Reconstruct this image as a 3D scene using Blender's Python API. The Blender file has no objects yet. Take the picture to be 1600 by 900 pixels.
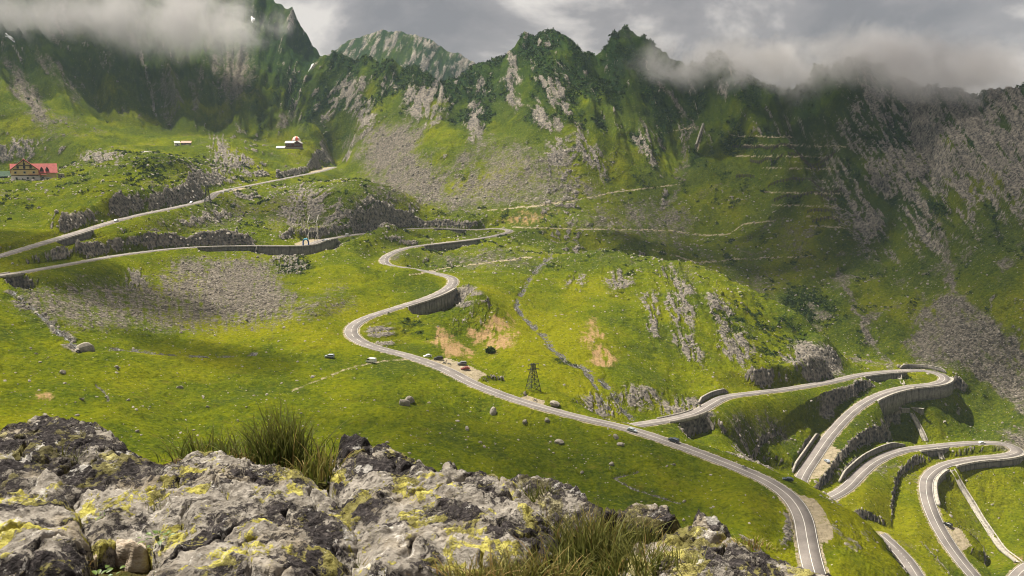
import bpy, bmesh, math, random
import numpy as np
from mathutils import Vector, Matrix

# ------------------------------------------------------------------ camera, sky, sun, exposure
SC = bpy.context.scene
COL = SC.collection
F = 1386.0                      # focal length in photo pixels (1600 wide, 60 degrees)
PITCH = math.atan(220.0 / F)    # the horizon lies at row 230
cam = bpy.data.cameras.new('camera')
cam.sensor_width = 36.0
cam.lens = 36.0 * F / 1600.0
cam.clip_start = 0.1
cam.clip_end = 20000.0
cam_o = bpy.data.objects.new('camera', cam)
COL.objects.link(cam_o)
cam_o.location = (0, 0, 0)
cam_o.rotation_euler = (math.pi / 2 - PITCH, 0, 0)
SC.camera = cam_o

SUN_EL, SUN_AZ = 60.0, -54.0    # degrees; azimuth from the view direction, negative = left
sd = Vector((math.sin(math.radians(SUN_AZ)) * math.cos(math.radians(SUN_EL)),
             math.cos(math.radians(SUN_AZ)) * math.cos(math.radians(SUN_EL)),
             math.sin(math.radians(SUN_EL))))
sun = bpy.data.lights.new('sun', 'SUN')
sun.energy = 5.0
sun.angle = math.radians(0.6)
sun.color = (1.0, 0.93, 0.80)
sun_o = bpy.data.objects.new('sun', sun)
COL.objects.link(sun_o)
sun_o.location = sd * 3000
sun_o.rotation_euler = sd.to_track_quat('Z', 'Y').to_euler()

world = bpy.data.worlds.new('World')
SC.world = world
world.use_nodes = True
wn, wl = world.node_tree.nodes, world.node_tree.links
wn.clear()
wout = wn.new('ShaderNodeOutputWorld')
sky = wn.new('ShaderNodeTexSky')
sky.sky_type = 'NISHITA'
sky.sun_disc = False
sky.sun_elevation = math.radians(SUN_EL)
sky.sun_rotation = math.radians(SUN_AZ)
sky.altitude = 2000
bg_sky = wn.new('ShaderNodeBackground')
bg_sky.inputs[1].default_value = 0.06
wl.new(sky.outputs[0], bg_sky.inputs[0])
tc = wn.new('ShaderNodeTexCoord')
mp = wn.new('ShaderNodeMapping')
mp.inputs['Scale'].default_value = (1.0, 1.0, 1.5)
mp.inputs['Location'].default_value = (0.10, 0.0, 0.35)
wl.new(tc.outputs['Generated'], mp.inputs[0])
n1 = wn.new('ShaderNodeTexNoise')
n1.inputs['Scale'].default_value = 5.5
n1.inputs['Detail'].default_value = 7.0
n1.inputs['Roughness'].default_value = 0.55
n1.inputs['Distortion'].default_value = 0.25
wl.new(mp.outputs[0], n1.inputs[0])
cr = wn.new('ShaderNodeValToRGB')
e = cr.color_ramp.elements
e[0].position = 0.38; e[0].color = (0.262, 0.232, 0.232, 1)
e[1].position = 0.60; e[1].color = (0.95, 0.86, 0.78, 1)
m_ = e.new(0.49); m_.color = (0.40, 0.355, 0.342, 1)
wl.new(n1.outputs[0], cr.inputs[0])
bg_cl = wn.new('ShaderNodeBackground')
bg_cl.inputs[1].default_value = 0.38
wl.new(cr.outputs[0], bg_cl.inputs[0])
wmix = wn.new('ShaderNodeMixShader')
wmix.inputs[0].default_value = 0.95          # cloud cover
wl.new(bg_sky.outputs[0], wmix.inputs[1])
wl.new(bg_cl.outputs[0], wmix.inputs[2])
wl.new(wmix.outputs[0], wout.inputs[0])

SC.view_settings.view_transform = 'Standard'
SC.view_settings.look = 'None'
SC.view_settings.gamma = 1.0
SC.view_settings.exposure = 1.12
SC.render.engine = 'CYCLES'
SC.cycles.max_bounces = 7
SC.cycles.diffuse_bounces = 2
SC.cycles.volume_bounces = 5
SC.cycles.use_denoising = True
SC.cycles.filter_width = 1.05
SC.cycles.transparent_max_bounces = 8

# ------------------------------------------------------------------ helpers
rng = np.random.default_rng(7)
random.seed(7)
CP, SP = math.cos(PITCH), math.sin(PITCH)

def ray(px, py):
    """photo pixel -> azimuth, slope (dz per metre of ground distance)"""
    px = np.asarray(px, float); py = np.asarray(py, float)
    dx = px - 800.0; dy = F * CP + (450.0 - py) * SP; dz = -F * SP + (450.0 - py) * CP
    h = np.hypot(dx, dy)
    return np.arctan2(dx, dy), dz / h

def at_z(px, py, z):
    a, t = ray(px, py); r = z / t
    return Vector((float(r * math.sin(a)), float(r * math.cos(a)), float(z)))

def at_r(px, py, r):
    a, t = ray(px, py)
    return Vector((float(r * math.sin(a)), float(r * math.cos(a)), float(r * t)))

def project(x, y, z):
    dep = y * CP - z * SP; up = y * SP + z * CP
    dep = np.maximum(dep, 1e-3)
    return 800.0 + F * x / dep, 450.0 - F * up / dep

def _h(ix, iy, iz, seed):
    n = (ix * 374761393 + iy * 668265263 + iz * 2147483647 * 31 + seed * 1274126177) & 0xFFFFFFFF
    n = ((n ^ (n >> 13)) * 1274126177) & 0xFFFFFFFF
    n = ((n ^ (n >> 16)) * 2246822519) & 0xFFFFFFFF
    return ((n ^ (n >> 15)) & 0xFFFF) / 32767.5 - 1.0

def noise2(x, y, seed=0):
    """gradient noise, about -1..1"""
    x = np.asarray(x, float); y = np.asarray(y, float)
    xi = np.floor(x).astype(np.int64); yi = np.floor(y).astype(np.int64)
    xf = x - xi; yf = y - yi
    u = xf * xf * xf * (xf * (xf * 6 - 15) + 10); v = yf * yf * yf * (yf * (yf * 6 - 15) + 10)
    def g(ox, oy):
        a = _h(xi + ox, yi + oy, 0, seed) * math.pi
        return np.cos(a) * (xf - ox) + np.sin(a) * (yf - oy)
    n00, n10, n01, n11 = g(0, 0), g(1, 0), g(0, 1), g(1, 1)
    return 1.5 * ((n00 * (1 - u) + n10 * u) * (1 - v) + (n01 * (1 - u) + n11 * u) * v)

def fbm(x, y, oct=4, seed=0, gain=0.5, ridged=False):
    s = 0.0; a = 1.0; tot = 0.0
    for o in range(oct):
        n = noise2(x * 2.03 ** o + 17.3 * o, y * 2.03 ** o - 9.1 * o, seed + o)
        if ridged: n = 1.0 - 2.0 * np.abs(n)
        s = s + a * n; tot += a; a *= gain
    return s / tot

def sstep(a, b, x):
    t = np.clip((x - a) / (b - a), 0, 1)
    return t * t * (3 - 2 * t)

# ---- meshes
def link(name, me, parent=None):
    o = bpy.data.objects.new(name, me)
    COL.objects.link(o)
    if parent is not None: o.parent = parent
    return o

def mesh_np(name, co, quads, mat=None, smooth=True):
    """fast mesh from numpy: co (n,3), quads (m,4) or (m,3)"""
    me = bpy.data.meshes.new(name)
    co = np.ascontiguousarray(co, dtype=np.float32); q = np.ascontiguousarray(quads, dtype=np.int32)
    k = q.shape[1]; m = q.shape[0]
    me.vertices.add(len(co)); me.vertices.foreach_set('co', co.ravel())
    me.loops.add(m * k); me.loops.foreach_set('vertex_index', q.ravel())
    me.polygons.add(m)
    me.polygons.foreach_set('loop_start', np.arange(m, dtype=np.int32) * k)
    me.polygons.foreach_set('loop_total', np.full(m, k, dtype=np.int32))
    if smooth: me.polygons.foreach_set('use_smooth', np.ones(m, dtype=bool))
    me.update(calc_edges=True)
    if mat: me.materials.append(mat)
    return me

def attr(me, name, vals):
    a = me.attributes.new(name, 'FLOAT', 'POINT')
    a.data.foreach_set('value', np.ascontiguousarray(vals, dtype=np.float32))

def tag(o, label=None, cat=None, group=None, kind=None):
    if label: o['label'] = label
    if cat: o['category'] = cat
    if group: o['group'] = group
    if kind: o['kind'] = kind
    return o

def empty(name, loc, rz=0.0):
    o = bpy.data.objects.new(name, None)
    o.empty_display_size = 0.5
    COL.objects.link(o); o.location = loc; o.rotation_euler = (0, 0, rz)
    return o

def copy_tree(o, parent=None):
    c = o.copy(); COL.objects.link(c); c.parent = parent
    for ch in list(o.children): copy_tree(ch, c)
    return c

class MB:
    """collects shapes into one mesh"""
    def __init__(s): s.v = []; s.f = []
    def add(s, v, f):
        b = len(s.v); s.v += [tuple(p) for p in v]; s.f += [tuple(i + b for i in q) for q in f]; return s
    def box(s, x0, x1, y0, y1, z0, z1):
        v = [(x0, y0, z0), (x1, y0, z0), (x1, y1, z0), (x0, y1, z0), (x0, y0, z1), (x1, y0, z1), (x1, y1, z1), (x0, y1, z1)]
        return s.add(v, [(0, 3, 2, 1), (4, 5, 6, 7), (0, 1, 5, 4), (1, 2, 6, 5), (2, 3, 7, 6), (3, 0, 4, 7)])
    def prism(s, prof, y0, y1):
        """profile in x,z extruded along y"""
        n = len(prof)
        v = [(x, y0, z) for x, z in prof] + [(x, y1, z) for x, z in prof]
        f = [tuple(range(n - 1, -1, -1)), tuple(range(n, 2 * n))]
        f += [(i, (i + 1) % n, n + (i + 1) % n, n + i) for i in range(n)]
        return s.add(v, f)
    def bar(s, a, b, w, w2=None, n=4):
        a = Vector(a); b = Vector(b); d = (b - a).normalized()
        u = d.orthogonal().normalized(); q = d.cross(u)
        w2 = w if w2 is None else w2
        v = []
        for p, ww in ((a, w), (b, w2)):
            for i in range(n):
                an = 2 * math.pi * (i + 0.5) / n
                v.append(p + (u * math.cos(an) + q * math.sin(an)) * ww)
        f = [tuple(range(n - 1, -1, -1)), tuple(range(n, 2 * n))]
        f += [(i, (i + 1) % n, n + (i + 1) % n, n + i) for i in range(n)]
        return s.add(v, f)
    def build(s, name, mat, parent=None, smooth=False, bevel=0):
        me = bpy.data.meshes.new(name)
        me.from_pydata(s.v, [], s.f)
        if bevel:
            bm = bmesh.new(); bm.from_mesh(me)
            bmesh.ops.bevel(bm, geom=list(bm.edges), offset=bevel, segments=1, affect='EDGES', clamp_overlap=True)
            bm.to_mesh(me); bm.free()
        if smooth: me.shade_smooth()
        me.update()
        if mat: me.materials.append(mat)
        return link(name, me, parent)

# ---- materials
class NT:
    def __init__(s, name):
        s.m = bpy.data.materials.new(name); s.m.use_nodes = True
        s.n = s.m.node_tree.nodes; s.l = s.m.node_tree.links; s.n.clear()
        s.out = s.n.new('ShaderNodeOutputMaterial')
    def node(s, t, **kw):
        n = s.n.new(t)
        for k, v in kw.items(): setattr(n, k, v)
        return n
    def val(s, sock, v):
        if hasattr(v, 'is_linked') or hasattr(v, 'links'): s.l.new(v, sock)
        else: sock.default_value = v
    def noise(s, scale, detail=4, rough=0.55, vec=None, dist=0.0):
        n = s.node('ShaderNodeTexNoise'); n.inputs['Scale'].default_value = scale
        n.inputs['Detail'].default_value = detail; n.inputs['Roughness'].default_value = rough
        n.inputs['Distortion'].default_value = dist
        if vec is not None: s.l.new(vec, n.inputs['Vector'])
        return n.outputs[0]
    def voro(s, scale, vec=None, feature='F1', out=0):
        n = s.node('ShaderNodeTexVoronoi'); n.feature = feature; n.inputs['Scale'].default_value = scale
        if vec is not None: s.l.new(vec, n.inputs['Vector'])
        return n.outputs[out]
    def math(s, op, a, b=0.0, c=None, clamp=False):
        n = s.node('ShaderNodeMath'); n.operation = op; n.use_clamp = clamp
        s.val(n.inputs[0], a); s.val(n.inputs[1], b)
        if c is not None: s.val(n.inputs[2], c)
        return n.outputs[0]
    def step(s, x, a, b):
        n = s.node('ShaderNodeMapRange'); n.interpolation_type = 'SMOOTHSTEP'
        s.val(n.inputs['Value'], x); s.val(n.inputs['From Min'], a); s.val(n.inputs['From Max'], b)
        return n.outputs[0]
    def mix(s, f, a, b, mode='MIX'):
        n = s.node('ShaderNodeMix'); n.data_type = 'RGBA'; n.blend_type = mode
        s.val(n.inputs[0], f)
        for k, v in ((6, a), (7, b)):
            if isinstance(v, tuple): n.inputs[k].default_value = v if len(v) == 4 else v + (1,)
            else: s.l.new(v, n.inputs[k])
        return n.outputs[2]
    def ramp(s, x, stops):
        n = s.node('ShaderNodeValToRGB'); el = n.color_ramp.elements
        while len(el) < len(stops): el.new(0.5)
        for e_, (p, c) in zip(el, stops): e_.position = p; e_.color = c + (1,)
        s.val(n.inputs[0], x); return n.outputs[0]
    def att(s, name):
        n = s.node('ShaderNodeAttribute'); n.attribute_name = name; return n.outputs['Fac']
    def pos(s): return s.node('ShaderNodeNewGeometry').outputs['Position']
    def obj(s): return s.node('ShaderNodeTexCoord').outputs['Object']
    def scale(s, vec, sc):
        n = s.node('ShaderNodeMapping'); n.inputs['Scale'].default_value = sc; s.l.new(vec, n.inputs[0]); return n.outputs[0]
    def bump(s, h, dist, strength=1.0, normal=None):
        n = s.node('ShaderNodeBump'); n.inputs['Strength'].default_value = strength; n.inputs['Distance'].default_value = dist
        s.l.new(h, n.inputs['Height'])
        if normal is not None: s.l.new(normal, n.inputs['Normal'])
        return n.outputs[0]
    def surf(s, col, rough=0.9, normal=None, spec=0.2, metal=0.0):
        b = s.node('ShaderNodeBsdfPrincipled')
        if isinstance(col, tuple): b.inputs['Base Color'].default_value = col if len(col) == 4 else col + (1,)
        else: s.l.new(col, b.inputs['Base Color'])
        s.val(b.inputs['Roughness'], rough); b.inputs['Specular IOR Level'].default_value = spec
        b.inputs['Metallic'].default_value = metal
        if normal is not None: s.l.new(normal, b.inputs['Normal'])
        s.l.new(b.outputs[0], s.out.inputs[0]); return s.m

def plain(name, col, rough=0.7, var=0.18, scale=3.0, spec=0.3, metal=0.0):
    m = NT(name); n = m.noise(scale, 3, vec=m.obj())
    c = m.mix(m.step(n, 0.3, 0.7), tuple(x * (1 - var) for x in col), tuple(min(1, x * (1 + var)) for x in col))
    return m.surf(c, rough, spec=spec, metal=metal)
# ------------------------------------------------------------------ roads: (photo column, row, height) of the centre line
ROADS = {
 'R1': [(-120,436,-66),(-60,418,-62),(0,400,-58),(100,370,-54),(200,340,-49),(270,325,-46.5),(320,313,-44.5),(345,299,-41.5),(400,288,-38),(460,276,-33),(500,268,-29.8),(520,262,-27.5),(530,257,-26)],
 'R2': [(-120,446,-63),(-60,439,-62),(0,431,-62.5),(100,414,-65),(200,397,-68),(300,386.5,-70.5),(400,384,-72.5),(470,384,-74),(505,375,-75),(560,366,-76.5),(620,358.5,-78),(680,356.5,-79.5),(740,359,-81),(778,357,-82),(796,360,-82.6),(780,367,-83),(740,374,-83.6),(690,380,-84.3),(640,386.5,-85.2),(612,396,-86),(600,406,-87),(609,415,-87.6),(640,420,-88.3),(680,427,-89.8),(703,433,-90.6),(708,441,-91),(698,452,-91.6),(670,465,-93),(620,481,-94.5),(572,497,-96),(550,512,-97),(553,527,-98),(580,541,-99.5),(640,557,-102),(700,579,-105),(740,600,-108),(800,622.5,-111.5),(830,632,-113),(900,651,-116.5),(985,671,-120),(1060,696,-122.5),(1130,722,-125),(1200,752,-127.5),(1235,777,-129),(1254,807,-130.5),(1261,842,-132),(1270,885,-133.5),(1285,930,-136)],
 'R3': [(978,668,-127),(990,665,-128),(1040,657,-130),(1085,646,-132),(1112,631,-134),(1132,621,-135.5),(1180,614,-139.3),(1230,608,-143),(1300,596,-148),(1350,585,-151.8),(1400,580,-154.3),(1440,579,-155.2),(1467,584,-155.5),(1477,592,-155.7),(1464,599.5,-155.9),(1420,604.5,-156.2),(1380,615,-156.8),(1340,637,-159.2),(1300,677,-164.5),(1273,715,-169),(1254,745,-172.5),(1248,770,-175.5),(1265,785,-177.2),(1295,778,-177.6),(1322,763,-177.6),(1345,740,-177.6),(1370,720,-177.6),(1410,704,-178),(1460,697.5,-178),(1530,692,-179),(1572,694,-180),(1592,704,-181),(1573,712,-181.7),(1520,717,-182.4),(1475,727,-183.5),(1452,743,-185.5),(1447,765,-186.3),(1456,800,-189.5),(1475,838,-195),(1503,878,-201),(1535,915,-206)],
 'R5': [(1375,835,-187),(1395,852,-189),(1413,870,-191.5),(1436,905,-195),(1450,930,-197)],
 'R6': [(1570,935,-205),(1588,903,-204),(1606,886,-203),(1650,868,-201)],
}
HW = 3.6      # half the paved width

def catmull(P, step):
    P = np.asarray(P, float)
    P = np.vstack([2 * P[0] - P[1], P, 2 * P[-1] - P[-2]])
    out = []
    for i in range(1, len(P) - 2):
        p0, p1, p2, p3 = P[i - 1:i + 3]
        n = max(2, int(np.linalg.norm(p2 - p1) / step))
        # centripetal spacing keeps the bends tight without loops
        t0 = 0.0; t1 = t0 + np.linalg.norm((p1 - p0)[:2]) ** 0.5 + 1e-6
        t2 = t1 + np.linalg.norm((p2 - p1)[:2]) ** 0.5 + 1e-6; t3 = t2 + np.linalg.norm((p3 - p2)[:2]) ** 0.5 + 1e-6
        for t in np.linspace(t1, t2, n, endpoint=False):
            a1 = (t1 - t) / (t1 - t0) * p0 + (t - t0) / (t1 - t0) * p1
            a2 = (t2 - t) / (t2 - t1) * p1 + (t - t1) / (t2 - t1) * p2
            a3 = (t3 - t) / (t3 - t2) * p2 + (t - t2) / (t3 - t2) * p3
            b1 = (t2 - t) / (t2 - t0) * a1 + (t - t0) / (t2 - t0) * a2
            b2 = (t3 - t) / (t3 - t1) * a2 + (t - t1) / (t3 - t1) * a3
            out.append((t2 - t) / (t2 - t1) * b1 + (t - t1) / (t2 - t1) * b2)
    out.append(P[-2])
    return np.array(out)

def resample(P, step):
    s = np.concatenate([[0], np.cumsum(np.linalg.norm(np.diff(P[:, :2], axis=0), axis=1))])
    n = int(s[-1] / step) + 1
    q = np.linspace(0, s[-1], n)
    return np.stack([np.interp(q, s, P[:, k]) for k in range(3)], 1)

def smooth_line(P, n):
    for _ in range(n):
        Q = P.copy(); Q[1:-1] = 0.25 * P[:-2] + 0.5 * P[1:-1] + 0.25 * P[2:]; P = Q
    return P

ROADP = {k: smooth_line(resample(catmull([tuple(at_z(*c)) for c in v], 2.0), 2.0), 6) for k, v in ROADS.items()}

# ------------------------------------------------------------------ the lie of the land: (column, row, ground distance in metres)
GP = []
def col_(px, *pts):
    for py, r in pts: GP.append((px, py, r))
# meadow, basin and slopes this side of the roads
col_(-150, (640,320),(560,375),(500,425),(465,455),(380,590),(330,680))
col_(0, (645,328),(560,385),(500,435),(462,468),(340,690),(318,730),(280,900))
col_(100, (640,329),(560,392),(500,450),(455,503),(355,640),(325,700),(290,790),(268,880))
col_(200, (640,330),(560,400),(540,425),(500,470),(450,545),(412,595),(375,640),(295,725),(280,780),(255,880))
col_(300, (660,335),(600,380),(540,440),(500,495),(450,565),(410,630),(355,720),(287,810),(268,840),(256,900))
col_(400, (640,341),(560,420),(520,473),(450,560),(410,640),(355,740),(320,850),(270,1010),(243,1100))
col_(500, (680,330),(600,385),(540,434),(480,500),(430,590),(405,650),(350,775),(330,820),(300,900),(285,960))
col_(450, (405,660),(365,730),(330,800),(300,880),(262,1070),(238,1170))
col_(600, (680,324),(600,379),(570,410),(450,570),(430,600),(385,720),(345,800),(330,850))
col_(640, (424,600),(455,575),(525,488),(335,880))
col_(560, (420,600),(395,680),(330,820),(285,1000))
col_(690, (343,880),(335,905))
col_(740, (345,900))
col_(700, (700,320),(640,365),(540,468),(480,545))
col_(735, (447,563),(490,530),(540,480),(585,432))
col_(680, (540,466),(510,496),(485,520))
col_(800, (690,338),(650,378),(600,412),(560,450),(520,490),(470,570),(430,640),(395,740))
col_(850, (530,505),(480,585),(430,670),(400,730),(375,840),(355,885))
col_(900, (760,312),(700,346),(670,366),(610,415),(560,470),(530,505),(480,590),(420,690),(380,835),(365,880))
col_(1000, (800,297),(740,330),(630,425),(580,480),(500,575),(440,670),(385,860),(372,890),(345,925))
col_(1065, (668,428),(675,420))
col_(1100, (850,287),(760,330),(675,425),(620,487),(580,520),(500,612),(450,680),(411,850),(370,930),(330,970))
col_(1150, (670,470),(690,456),(640,490),(415,860))
col_(1200, (850,270),(800,300),(775,318),(740,452),(700,478),(650,506),(590,548),(560,583),(500,650),(455,800),(410,870))
col_(1250, (720,488),(680,507),(640,534),(575,590),(530,643),(490,775),(460,800),(420,850))
col_(1315, (562,625),(552,690),(520,735))
col_(1300, (870,290),(840,312),(800,338),(650,540),(630,560),(540,652),(470,785))
col_(1340, (808,340),(815,400),(700,535))
col_(1380, (855,325),(880,400),(800,483),(750,517),(660,600),(640,606))
col_(1400, (880,312),(900,400),(830,470),(780,502),(720,560),(660,605),(592,650),(560,700),(540,725),(450,800))
col_(1500, (905,468),(840,502),(770,545),(707,598),(650,640),(620,665),(560,695),(500,730),(450,760))
col_(1600, (870,495),(780,555),(730,600),(675,640),(640,665),(600,690),(540,715),(450,740))
col_(1750, (870,530),(750,590),(600,680),(450,730))
for p, y, r in ((900,396,750),(940,393,760),(1000,400,755),(1040,407,748),(1080,416,738),(1115,430,722),(1150,446,702),(1185,466,682),(1220,487,662),(1250,507,650),(1280,528,638),(1300,545,628)):
    GP.append((p, y, r)); GP.append((p, y + 14, r + 45)); GP.append((p, y + 6, r + 95))
# far side: slopes up to the ridges
col_(0, (283,835),(262,1120),(248,1150),(215,1175),(180,1210),(100,1400),(0,1620),(-130,1830))
col_(50, (284,835),(262,1110),(250,1140),(225,1160))
col_(100, (268,900),(252,1060),(215,1150),(180,1230),(60,1490),(-130,1840))
col_(200, (240,960),(218,1180),(208,1240),(130,1420),(0,1650),(-130,1850))
col_(235, (243,960))
col_(290, (250,950),(232,1120),(226,1160))
col_(300, (200,1290),(100,1480),(0,1680),(-120,1880))
col_(350, (225,1110),(218,1200),(150,1400))
col_(400, (232,1140),(225,1230),(200,1330),(100,1550),(0,1760))
col_(440, (190,1360),(14,1750)); col_(480, (150,1440),(100,1500),(56,1720)); col_(518, (150,1440),(94,1500),(86,1700))
col_(455, (232,1190),(222,1280)); col_(500, (240,1200),(228,1290),(200,1340))
col_(560, (240,1210),(200,1290),(150,1390),(98,1480)); col_(540, (97,1490))
col_(600, (292,1080),(240,1180),(200,1260),(150,1350),(101,1460)); col_(650, (312,1010),(250,1110),(180,1250),(111,1400))
col_(690, (126,1370)); col_(700, (310,1000),(230,1100),(180,1200))
col_(725, (112,1390)); col_(760, (320,960),(200,1150),(150,1250),(92,1390))
col_(790, (72,1385)); col_(825, (320,940),(250,1030),(150,1190),(50,1370)); col_(850, (63,1370)); col_(885, (61,1370))
col_(900, (330,930),(250,1030),(150,1200)); col_(912, (69,1370)); col_(960, (64,1360)); col_(985, (58,1350))
col_(1000, (300,1000),(200,1130),(110,1270)); col_(1020, (74,1340)); col_(1060, (90,1310))
col_(1100, (250,1060),(150,1190)); col_(1110, (86,1290)); col_(1150, (100,1250)); col_(1200, (330,950),(250,1030),(170,1130),(128,1190)); col_(1260, (124,1160))
col_(1300, (400,860),(300,930),(200,1030),(106,1140)); col_(1350, (95,1120)); col_(1400, (350,890),(300,925),(200,1020),(112,1100))
col_(1440, (131,1060)); col_(1470, (126,1050)); col_(1490, (136,1030)); col_(1500, (350,830),(300,865),(200,940)); col_(1550, (130,1000))
col_(1600, (350,800),(300,825),(200,900),(136,970)); col_(1750, (300,800),(130,940))
# beyond the ridges, and the far peak
for p, y, r in ((560,98,1480),(600,101,1460),(650,111,1400),(690,126,1370),(725,112,1390),(760,92,1390),(790,72,1385),(825,50,1370),(885,61,1370),(960,64,1360),(1020,74,1340),(1060,90,1310),(1110,86,1290),(1150,100,1250),(1200,128,1190),(1260,124,1160),(1300,106,1140),(1350,95,1120),(1400,112,1100),(1440,131,1060),(1490,136,1030),(1550,130,1000),(1600,136,970),(1750,130,940)):
    GP.append((p, y + 16, r + 60)); GP.append((p, y + 60, r + 190))
for p in range(-100, 500, 150): col_(p, (-40,2150),(140,2900))
for p in range(520, 760, 40): col_(p, (150,1700),(165,1950))
for p, y in ((500,100),(525,83),(560,63),(600,52),(640,53),(665,60),(700,80),(740,97),(775,120)): col_(p, (y,2500)); col_(p, (y + 60, 2250)); col_(p, (y + 60,3000))
for p in range(780, 1760, 120): col_(p, (150 + (p > 1200) * 40,1620),(200,2100),(210,2900))
# the hill under the camera
for p in range(-150, 1800, 130):
    zb = np.interp(p, [0, 500, 1000, 1250, 1400, 1600], [-86, -104, -122, -128, -150, -175])
    for r, t in ((1.5, -1.35), (3, -0.80), (5, -0.64), (9, -0.60), (20, -0.66), (60, -0.68), (120, -0.66)): GP.append((p, ('t', t), r))
    if p < 1250:
        GP.append((p, ('t', zb / 215.0), 215)); GP.append((p, ('t', (zb - 1) / 262.0), 262 if p < 1000 else 235))
    else:
        GP.append((p, ('t', zb / 235.0), 235)); GP.append((p, ('t', -0.52), 330 if p > 1420 else 200))

def tps_fit():
    A, L, T, W = [], [], [], []
    for px, py, r in GP:
        if isinstance(py, tuple): a, _ = ray(px, 500); t = py[1]
        else: a, t = ray(px, py)
        A.append(float(a)); L.append(math.log(r)); T.append(float(t)); W.append(1e-4)
    for P in ROADP.values():
        for p in P[::6]:
            r = math.hypot(p[0], p[1]); A.append(math.atan2(p[0], p[1])); L.append(math.log(r)); T.append(p[2] / r); W.append(2e-5)
    X = np.stack([np.array(A) * 2.0, np.array(L) * 1.6], 1); T = np.array(T); n = len(T)
    d2 = ((X[:, None] - X[None]) ** 2).sum(-1)
    K = 0.5 * d2 * np.log(d2 + 1e-12) + np.diag(W)
    Pm = np.hstack([np.ones((n, 1)), X])
    M = np.zeros((n + 3, n + 3)); M[:n, :n] = K; M[:n, n:] = Pm; M[n:, :n] = Pm.T
    c = np.linalg.solve(M, np.concatenate([T, np.zeros(3)]))
    return X, c
_X, _c = tps_fit()

def tps_eval(az, lr):
    Q = np.stack([az.ravel() * 2.0, lr.ravel() * 1.6], 1); out = np.empty(len(Q))
    for i in range(0, len(Q), 8000):
        q = Q[i:i + 8000]
        d2 = ((q[:, None, 0] - _X[None, :, 0]) ** 2 + (q[:, None, 1] - _X[None, :, 1]) ** 2) + 1e-12
        out[i:i + 8000] = (0.5 * d2 * np.log(d2)) @ _c[:-3] + _c[-3] + q @ _c[-2:]
    return out.reshape(az.shape)

AZ0, AZ1, NA = math.radians(-38), math.radians(38), 280
g_az = np.linspace(AZ0, AZ1, NA)
g_lr = np.concatenate([np.linspace(math.log(1.5), math.log(200), 28, endpoint=False), np.linspace(math.log(200), math.log(3200), 430)])
G_T = tps_eval(*np.meshgrid(g_az, g_lr, indexing='ij'))      # slope on the base grid

def bilerp(G, az, lr):
    fa = np.clip((az - AZ0) / (AZ1 - AZ0) * (NA - 1), 0, NA - 1.001)
    fl = np.interp(lr, g_lr, np.arange(len(g_lr)))
    fl = np.clip(fl, 0, len(g_lr) - 1.001)
    ia = fa.astype(int); il = fl.astype(int); u = fa - ia; v = fl - il
    return (G[ia, il] * (1 - u) * (1 - v) + G[ia + 1, il] * u * (1 - v) + G[ia, il + 1] * (1 - u) * v + G[ia + 1, il + 1] * u * v)

# ------------------------------------------------------------------ nearest road lookup (1 m raster)
RX0, RX1, RY0, RY1 = -780, 780, 180, 1260
_rd = np.full((RX1 - RX0, RY1 - RY0), 1e9, np.float32); _ri = np.full(_rd.shape, -1, np.int32)
ALLR = np.vstack(list(ROADP.values()))
_segend = np.cumsum([len(P) for P in ROADP.values()]) - 1
RAD = 26
_o = np.arange(-RAD, RAD + 1)
for i, p in enumerate(ALLR):
    ix, iy = int(p[0]) - RX0, int(p[1]) - RY0
    if ix < RAD or iy < RAD or ix >= _rd.shape[0] - RAD - 1 or iy >= _rd.shape[1] - RAD - 1: continue
    d2 = ((ix + _o + RX0 + 0.5 - p[0]) ** 2)[:, None] + ((iy + _o + RY0 + 0.5 - p[1]) ** 2)[None]
    sl = (slice(ix - RAD, ix + RAD + 1), slice(iy - RAD, iy + RAD + 1))
    m = d2 < _rd[sl]
    _rd[sl][m] = d2[m]; _ri[sl][m] = i

def road_near(x, y):
    """distance to the nearest road centre line and the road's height there"""
    d = np.full(x.shape, 99.0); z = np.zeros(x.shape)
    ix = np.floor(x).astype(int) - RX0; iy = np.floor(y).astype(int) - RY0
    ok = (ix >= 0) & (iy >= 0) & (ix < _rd.shape[0]) & (iy < _rd.shape[1])
    idx = np.full(x.shape, -1); idx[ok] = _ri[ix[ok], iy[ok]]
    s = np.nonzero(idx >= 0)[0] if x.ndim == 1 else None
    xs, ys, k = x[s], y[s], idx[s]
    best = np.full(len(s), 1e9); bz = np.zeros(len(s)); bi = np.zeros(len(s), int); bs = np.zeros(len(s), int)
    for off in (-2, -1, 0, 1):
        a = np.clip(k + off, 0, len(ALLR) - 2)
        bad = np.isin(a, _segend)
        A = ALLR[a]; B = ALLR[a + 1]; AB = B - A
        t = np.clip(((xs - A[:, 0]) * AB[:, 0] + (ys - A[:, 1]) * AB[:, 1]) / (AB[:, 0] ** 2 + AB[:, 1] ** 2 + 1e-9), 0, 1)
        dd = np.hypot(A[:, 0] + t * AB[:, 0] - xs, A[:, 1] + t * AB[:, 1] - ys); dd[bad] = 1e9
        m = dd < best; best[m] = dd[m]; bz[m] = (A[:, 2] + t * AB[:, 2])[m]; bi[m] = a[m]
        cr_ = AB[:, 0] * (ys - A[:, 1]) - AB[:, 1] * (xs - A[:, 0])
        bs[m] = (cr_ < 0)[m]                     # 1 = right of travel
    d[s] = best; z[s] = bz
    I = np.zeros(x.shape, int); S = np.zeros(x.shape, int); I[s] = bi; S[s] = bs
    return d, z, I, S

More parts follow.
